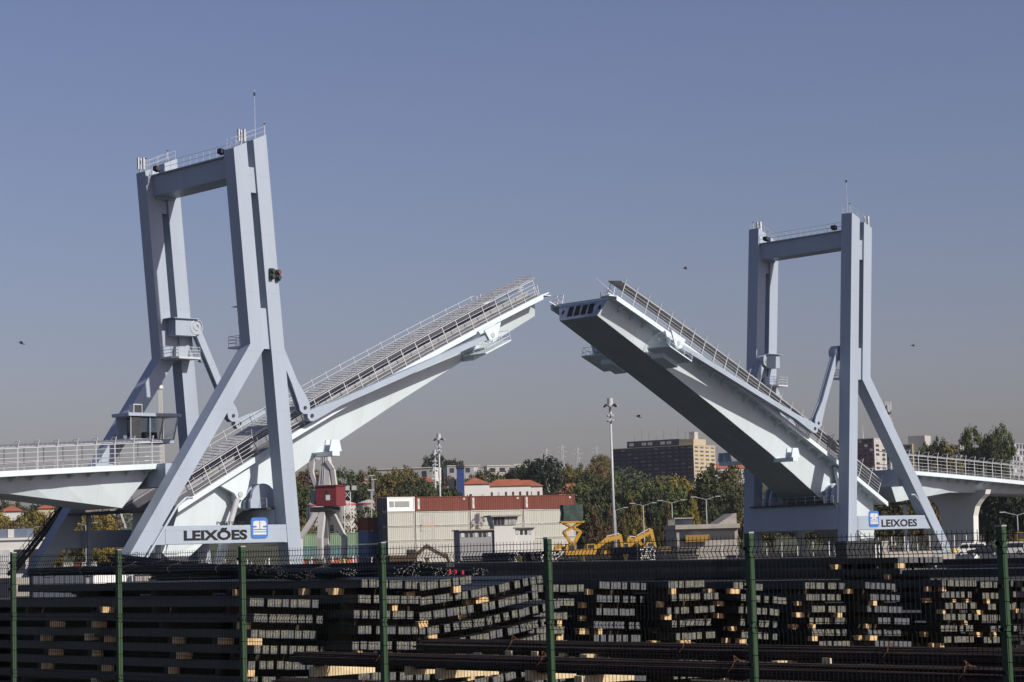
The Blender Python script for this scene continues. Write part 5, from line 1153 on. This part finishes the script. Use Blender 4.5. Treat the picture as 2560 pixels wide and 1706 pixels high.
def timber_mesh(L, h, w, m):
    k = (round(L, 2), h, w, m.name)
    if k not in TIM:
        mb = MB(); n = 3
        R = [[(-L/2+L*i/n, -w/2+random.uniform(-.012, .012), -h/2), (-L/2+L*i/n, w/2, -h/2), (-L/2+L*i/n, w/2, h/2), (-L/2+L*i/n, -w/2+random.uniform(-.012, .012), h/2+random.uniform(-.006, 0))] for i in range(n+1)]
        TIM[k] = mb.loft(R).mesh("timber", m)
    return TIM[k]
UV = Matrix((( U.x, V.x, 0), (U.y, V.y, 0), (0, 0, 1))).to_4x4()
nbil = [0]; restv = []; restf = []
def stack(u0, v0, ztop_, nl, nb, tilt, name_, chalk, L=12.0, yaw=0.0, pitch=.273, drop=0, jit=.12, wood_out=.12):
    """layers of billets along V whose cut ends face -V; tilt turns the layers about their length"""
    rnd = random.Random(int(-u0*10)); R = Matrix.Rotation(radians(yaw), 4, 'Z') @ Matrix.Rotation(radians(-tilt), 4, 'Y')
    o0 = BR(u0, v0, ztop_)
    for k in range(nl):
        zc = -BS/2-k*pitch
        if ztop_+zc < .12: break
        n = nb+rnd.choice((-1, 0, 0, 1)); x = rnd.uniform(-jit, jit); yj = rnd.uniform(-.12, .12)
        lx0 = x
        for i in range(n):
            gap = rnd.choice((.004, .006, .01, .01, .02, .05, .10)) if i else 0
            x += gap; sk = rnd.uniform(-.03, .03)
            m = Matrix.Translation(o0) @ UV @ R @ Matrix.Translation((x+BS/2, yj+sk, zc+rnd.uniform(-.004, .004)))
            c = chalk and rnd.random() < .93
            if nbil[0] < 300:
                o = bpy.data.objects.new("steel_billet", bmesh_for(L, c)); COL.objects.link(o); o.matrix_world = m
                tag(o, "%s billet from left, %s layer down, %s" % (ORD[i], ORD[k], name_), "billet", "billets of %s" % name_); nbil[0] += 1
            else: restv.append((m, L, c))
            x += BS
        # dunnage under this layer: timbers lie across, some reaching out on the fence side
        for kk, yy in enumerate((.4+rnd.uniform(0, .5), 2.4+rnd.uniform(-.6, .6), 4.6+rnd.uniform(-.8, .8), 7.0+rnd.uniform(-.6, .6), 9.6+rnd.uniform(-.6, .6))):
            if kk > (4 if u0 < -160.5 else 1): continue
            out = rnd.choice((0, .02, .04, .06, .1, .16)); tl = round(x-lx0-.05+out, 1)
            tm = Matrix.Translation(o0) @ UV @ R @ Matrix.Translation((lx0-out+tl/2, yj+yy, zc-BS/2-(pitch-BS)/2)) @ Matrix.Rotation(radians(rnd.uniform(-4, 4)), 4, 'Z')
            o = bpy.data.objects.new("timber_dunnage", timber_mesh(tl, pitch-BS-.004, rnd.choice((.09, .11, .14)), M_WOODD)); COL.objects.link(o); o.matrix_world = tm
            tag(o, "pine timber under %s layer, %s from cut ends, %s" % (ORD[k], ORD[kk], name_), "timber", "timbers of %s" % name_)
            if out > .05:
                pl_ = round(.1+out, 2); tm = Matrix.Translation(o0) @ UV @ R @ Matrix.Translation((lx0-out-.02+pl_/2, yj+yy-.2, zc-BS/2-(pitch-BS)/2)) @ Matrix.Rotation(radians(rnd.uniform(-8, 8)), 4, 'Z')
                o = bpy.data.objects.new("timber_block", timber_mesh(pl_, pitch-BS-.004, rnd.choice((.1, .14)), M_WOOD)); COL.objects.link(o); o.matrix_world = tm
                tag(o, "pine block showing beside %s timber, %s layer, %s" % (ORD[kk], ORD[k], name_), "timber", "timbers of %s" % name_)
        if rnd.random() < .45:     # short block showing at the cut ends
            bl = rnd.choice((.12, .16, .2, .3)); tm = Matrix.Translation(o0) @ UV @ R @ Matrix.Translation((lx0+rnd.choice((.05, .1, .2, .9)), yj+.08+rnd.uniform(-.1, .08), zc-BS/2-(pitch-BS)/2)) @ Matrix.Rotation(radians(rnd.uniform(-8, 8)), 4, 'Z')
            o = bpy.data.objects.new("timber_block", timber_mesh(bl, pitch-BS-.004, .12, M_WOOD)); COL.objects.link(o); o.matrix_world = tm
            tag(o, "short pine block at cut ends under %s layer, %s" % (ORD[k], name_), "timber", "timbers of %s" % name_)
SN = ["nearest stack at left", "stack behind fourth post", "slumped stack", "most tilted stack", "stack behind fifth post", "first stack past fifth post", "stack midway past fifth post", "stack cut by sixth post", "stack past sixth post", "unmarked stack past sixth post", "stack before rightmost post", "stack behind rightmost post", "stack at the right edge"]
STK = [(-162.63, -163.9, 2.35, 8, 9, -3.4, 1), (-161.0, -164.8, 2.62, 9, 9, -2.8, 1), (-159.5, -164.9, 2.52, 8, 8, 4.5, 1), (-158.05, -164.9, 2.36, 8, 9, 7.5, 1), (-156.0, -164.0, 2.38, 8, 7, -1.6, 1), (-152.95, -162.8, 2.36, 8, 8, -3, 0),
       (-151.45, -163.4, 2.32, 8, 8, -.5, 1), (-149.65, -163.8, 2.25, 8, 7, -5, 1), (-147.0, -163.5, 2.17, 8, 8, -2.5, 1), (-145.55, -164.1, 2.12, 8, 7, -3.5, 0), (-143.2, -164.3, 2.1, 8, 7, -2, 1), (-141.6, -164.3, 2.02, 8, 6, -2, 1), (-140.1, -164.0, 2.0, 8, 8, -2, 1)]
for nm, (u0, v0, z0, nl, nb, tl, ch) in zip(SN, STK): stack(u0, v0, z0, nl, nb, tl, nm, ch, pitch=.273 if u0 < -150 else .262)
# second rank of stacks further back, seen over the first (long dark sides)
stack(-139.8, -160.5, 2.62, 4, 12, -1, "far stack below right tower", 0, L=24.0, pitch=.28)
P = []; Fs = []; mi = []
for m, L, c in restv:
    me = bmesh_for(L, c); n = len(P)
    P += [tuple(m @ v.co) for v in me.vertices]
    for p_ in me.polygons: Fs.append(tuple(i+n for i in p_.vertices)); mi.append((1 if not c else 2) if p_.material_index else 0)
me = bpy.data.meshes.new("steel_billets"); me.from_pydata(P, [], Fs)
for m_ in (M_ST, M_SE, M_SEY): me.materials.append(m_)
for p_, i in zip(me.polygons, mi): p_.material_index = i
o = bpy.data.objects.new("steel_billets", me); COL.objects.link(o); tag(o, "remaining steel billets in the stacks towards the right", "billets", kind="stuff")

# rebar bundles lying on the stacks and along the fence
M_REB = mat("rebar_black", (.014, .015, .017), .55, var=.4, scale=6); M_RUST = mat("rebar_rusty", (.022, .014, .012), .75, var=.4, scale=5, col2=(.036, .021, .016)); M_REND = mat("rebar_end", (.20, .20, .20), .5)
M_TIE = mat("wire_tie_rust", (.09, .035, .02), .7); M_TIED = mat("wire_tie_black", (.03, .03, .03), .6)
def bundle(p, q, n, r, rad, m, label, sag=0, ends=0, ties=4, kinks=5, flat=.6, group=None):
    rnd = random.Random(int(abs(p[0]*100+p[2]*10))); p, q = Vector(p), Vector(q); d = (q-p); up_ = Z; sd = d.cross(Z).normalized()
    t = thing("rebar_bundle", label, "rebar", p, group); mb = MB(); me_ = MB()
    for i in range(n):
        a = rnd.uniform(0, 6.28); rr_ = rad*sqrt(rnd.random()); ox, oz = cos(a)*rr_, sin(a)*rr_*flat
        prev = None; e0 = rnd.uniform(-.15, .15)
        for k in range(kinks+1):
            f_ = k/kinks; c = p+d*f_+d.normalized()*(e0 if k in (0,) else 0)+sd*(ox+rnd.uniform(-.02, .02))+Z*(oz+rnd.uniform(-.012, .012)+sag*4*f_*(1-f_))
            if prev is not None: mb.tube(tuple(prev), tuple(c), r, 5)
            elif ends: me_.tube(tuple(c-d.normalized()*.012), tuple(c-d.normalized()*.003), r*.75, 5)
            prev = c
    mb.build("bars", m, t)["kind"] = "stuff"
    if ends: me_.build("bar_ends", M_REND, t)["kind"] = "stuff"
    for k in range(ties):
        f_ = (k+.6)/ties; c = p+d*f_+Z*(sag*4*f_*(1-f_)); w = MB()
        w.path([tuple(c+sd*cos(a)*(rad+.02)+Z*sin(a)*(rad*flat+.03)+d.normalized()*.05*sin(3*a)) for a in [2*pi*i/12 for i in range(13)]], .008, 4); w.path([tuple(c+Z*(rad*flat+.03)), tuple(c+Z*(rad*flat+.09)+sd*.1), tuple(c+Z*(rad*flat+.04)+sd*.2+d.normalized()*.1)], .007, 4)
        w.build("wire_tie", M_TIE if m is M_RUST else M_TIED, t)
# long rusty bundles low along the fence
for k, (u, v0, v1, z, n, rad, lab) in enumerate(((-161.5, -167.3, -186, 1.50, 60, .20, "upper rusty rebar bundle lying along the fence at right"), (-163.8, -166.9, -185, 1.42, 60, .19, "rusty rebar bundle nearest the fence, starting left of the fourth post"),
        (-164.3, -167.1, -185, 1.02, 60, .2, "lowest rusty rebar bundle at the bottom of the picture"))):
    bundle(BR(u, v0, z), BR(u, v1, z-.02), n, .014, rad, M_RUST, lab, group="rusty rebar bundles by the fence", ties=5, kinks=4, flat=.55)
# sleepers under those bundles
def on_u(px, py, u):
    d = ray(px, py); c = Vector((0, 0, EYE)); return c+d*(((ORG+U*u-c).dot(U))/d.dot(U))
for k, (px, py, u, L, h, lab) in enumerate(((780, 1680, -163.95, 1.25, .16, "long pale sleeper left of the fourth post at the bottom"), (1018, 1676, -163.95, .52, .15, "short pale sleeper right of the fourth post"), (1095, 1684, -163.95, 1.15, .16, "longest pale sleeper at bottom centre left"), (1190, 1637, -161.7, .45, .07, "thin pale sleeper under the upper rusty bundle at centre"),
        (1320, 1689, -163.95, .85, .15, "pale sleeper cut by the fifth post at the bottom"), (1458, 1647, -161.9, .5, .13, "chipped pale sleeper right of the fifth post"), (1445, 1701, -164.1, 1.1, .12, "pale sleeper at the bottom edge right of the fifth post"), (1405, 1637, -161.7, .4, .05, "thin pale sleeper just right of the fifth post"), (1937, 1668, -161.9, .6, .16, "pale block right of the sixth post, lower"),
        (2160, 1664, -161.7, .5, .04, "thin pale sliver of timber left of the rightmost post"), (216, 1593, -162.75, .8, .13, "long timber block standing out of the dark stack at left"), (232, 1703, -162.8, .5, .11, "pale timber at the bottom edge near the second post"), (1270, 1640, -161.75, .04, .16, "pale stake upright under the upper rusty bundle"), (1335, 1641, -161.75, .04, .15, "second pale stake left of the fifth post"), (2065, 1662, -161.8, .04, .18, "thin pale stake right of the sixth post"))):
    p_ = on_u(px, py, u); o = bpy.data.objects.new("timber_sleeper", timber_mesh(L, h, .14, M_WOODP)); COL.objects.link(o); o.matrix_world = Matrix.Translation(p_) @ UV @ Matrix.Rotation(radians(random.uniform(-4, 4)), 4, 'Z') @ Matrix.Translation((L/2, 0, 0))
    tag(o, lab, "timber", "pale sleepers under the rebar")
# black rebar heaped on the left stacks
T0 = lambda px, py, Y: at(px, py, Y)
bundle(T0(640, 1425, 41), T0(82, 1432, 47.5), 70, .013, .20, M_REB, "long black rebar bundle lying on the left stacks", sag=.02, ties=5, flat=.45, group="black rebar on the left stacks")
bundle(T0(700, 1436, 42), T0(260, 1415, 48), 60, .013, .17, M_REB, "black rebar bundle with raised left end on the left stacks", sag=.05, ties=4, flat=.5, group="black rebar on the left stacks")
bundle(T0(760, 1440, 42.5), T0(290, 1396, 49), 70, .013, .19, M_REB, "highest black rebar bundle, sloping up to the left", sag=-.04, ties=4, flat=.5, group="black rebar on the left stacks")
bundle(T0(870, 1432, 43), T0(560, 1432, 50), 60, .012, .18, M_REB, "black rebar bundle with glinting ends left of the fourth post", ends=1, ties=3, flat=.45, group="black rebar on the left stacks")
for k, (px, py, Y, n, rad, lab) in enumerate(((1040, 1420, 47, 110, .32, "upper heap of thin bars with glinting cut ends behind the fourth post"), (1010, 1434, 45, 110, .34, "lower heap of thin bars with glinting cut ends behind the fourth post"), (1100, 1434, 46, 80, .28, "right heap of thin bars with glinting cut ends"), (1195, 1432, 47, 60, .24, "dim heap of thin bars right of the red caps"))):
    c = T0(px, py, Y); bundle(c, c+V*9-Z*.02, n, .013, rad, M_REB, lab, ends=1, ties=2, kinks=2, flat=.45, group="bar heaps with glinting ends")
for k, (px, py) in enumerate(((1124, 1429), (1138, 1428), (1156, 1430))):
    c = T0(px, py, 45.2); cp = MB(frame(c)); cp.ball((0, 0, 0), .035, 8, 5, .9); cp.cone(0, 0, -.05, -.015, .036, .035, 8)
    single("red_cap", cp, mat("cap_red", (.4, .015, .03), .4), ["leftmost bright red cap on the bar ends", "middle bright red cap on the bar ends", "rightmost bright red cap on the bar ends"][k], "cap", "red caps on the bar ends")
# long slabs lying behind the stacks
for k, (px0, px1, py, Y, lab) in enumerate(((1640, 2700, 1436, 58, "long flat dark steel slab behind the right stacks, lower"), (1880, 2700, 1409, 60, "long flat dark steel slab behind the right stacks, upper"))):
    a = at(px0, py, Y+5); sl_ = MB(BR); r_ = a-ORG; ua, va = r_.dot(U), r_.dot(V)
    sl_.box(ua, ua+1.4, va-26, va, a.z-.16, a.z); single("steel_slab", sl_, M_ST, lab, "slab", "long slabs behind the right stacks")

# ------------------------------------------------------------------ green mesh fence
M_FG = mat("fence_green", (.026, .060, .028), .45, var=.12, scale=3); M_FW = mat("fence_wire_dark_green", (.005, .008, .006), .6, spec=.15)
UF = -170.15; PV = [-168.933, -171.565, -174.242, -176.859, -179.494, -182.171, -184.915, -187.6]; PV = [-166.25]+PV     # post positions along the fence, one before the picture edge
fz = lambda i: 3.19-.014*i
FT = thing("mesh_fence", "green welded mesh fence on square posts across the whole foreground", "fence", BR(UF, PV[1], .9))
def fence_post(i):
    v = PV[i+1]; h = fz(i)
    t = MB(BR).box(UF-.03, UF+.03, v-.03, v+.03, .9, h).build("fence_post", M_FG, FT)
    MB(BR).box(UF-.034, UF+.034, v-.034, v+.034, h+.001, h+.014).build("cap", mat("post_cap", (.3, .32, .3), .5), t)
    for z in (h-.15, h-.5, h-.85, h-1.2, h-1.6): MB(BR).box(UF-.06, UF-.0301, v-.022, v+.022, z, z+.03).build("clamp", M_FW, t)
def panel(i):
    a, b = PV[i+1], PV[i+2]; h = fz(i)-.06; mb = MB(BR); uo = UF-.045
    zs = []; z = h
    # wire profile: spikes, then V folds at top, middle, bottom
    folds = [h-.06, h-.74, h-1.5]
    prof = [(0, h+.03), (0, h-.03)]
    for fz_ in folds: prof += [(0, fz_), (-.03, fz_-.05), (0, fz_-.10)]
    prof.append((0, .95))
    n = int(abs(b-a)/.05)
    for k in range(1, n):
        v = a+(b-a)*k/n
        for (d0, z0), (d1, z1) in zip(prof, prof[1:]): mb.bar((uo+d0, v, z0), (uo+d1, v, z1), .0048, .0048)
    hz = [h, h-.06, h-.16, h-.36, h-.55, h-.74, h-.84, h-1.04, h-1.24, h-1.5, h-1.6, h-1.9]
    for z in hz: mb.bar((uo-.005, a-.03, z), (uo-.005, b+.03, z), .006, .006)
    for fz_ in folds: mb.bar((uo-.035, a-.03, fz_-.05), (uo-.035, b+.03, fz_-.05), .006, .006)
    mb.build("wire_panel", M_FW, FT)["kind"] = "stuff"
for i in range(7): fence_post(i)
for i in range(-1, 7): panel(i)
# bank the fence stands on
struct("fence_bank", MB(BR).box(-200, -168.9, -260, -120, -.5, .9), M_GROUND)
for o in list(bpy.data.objects):
    if "_o" in o: del o["_o"]
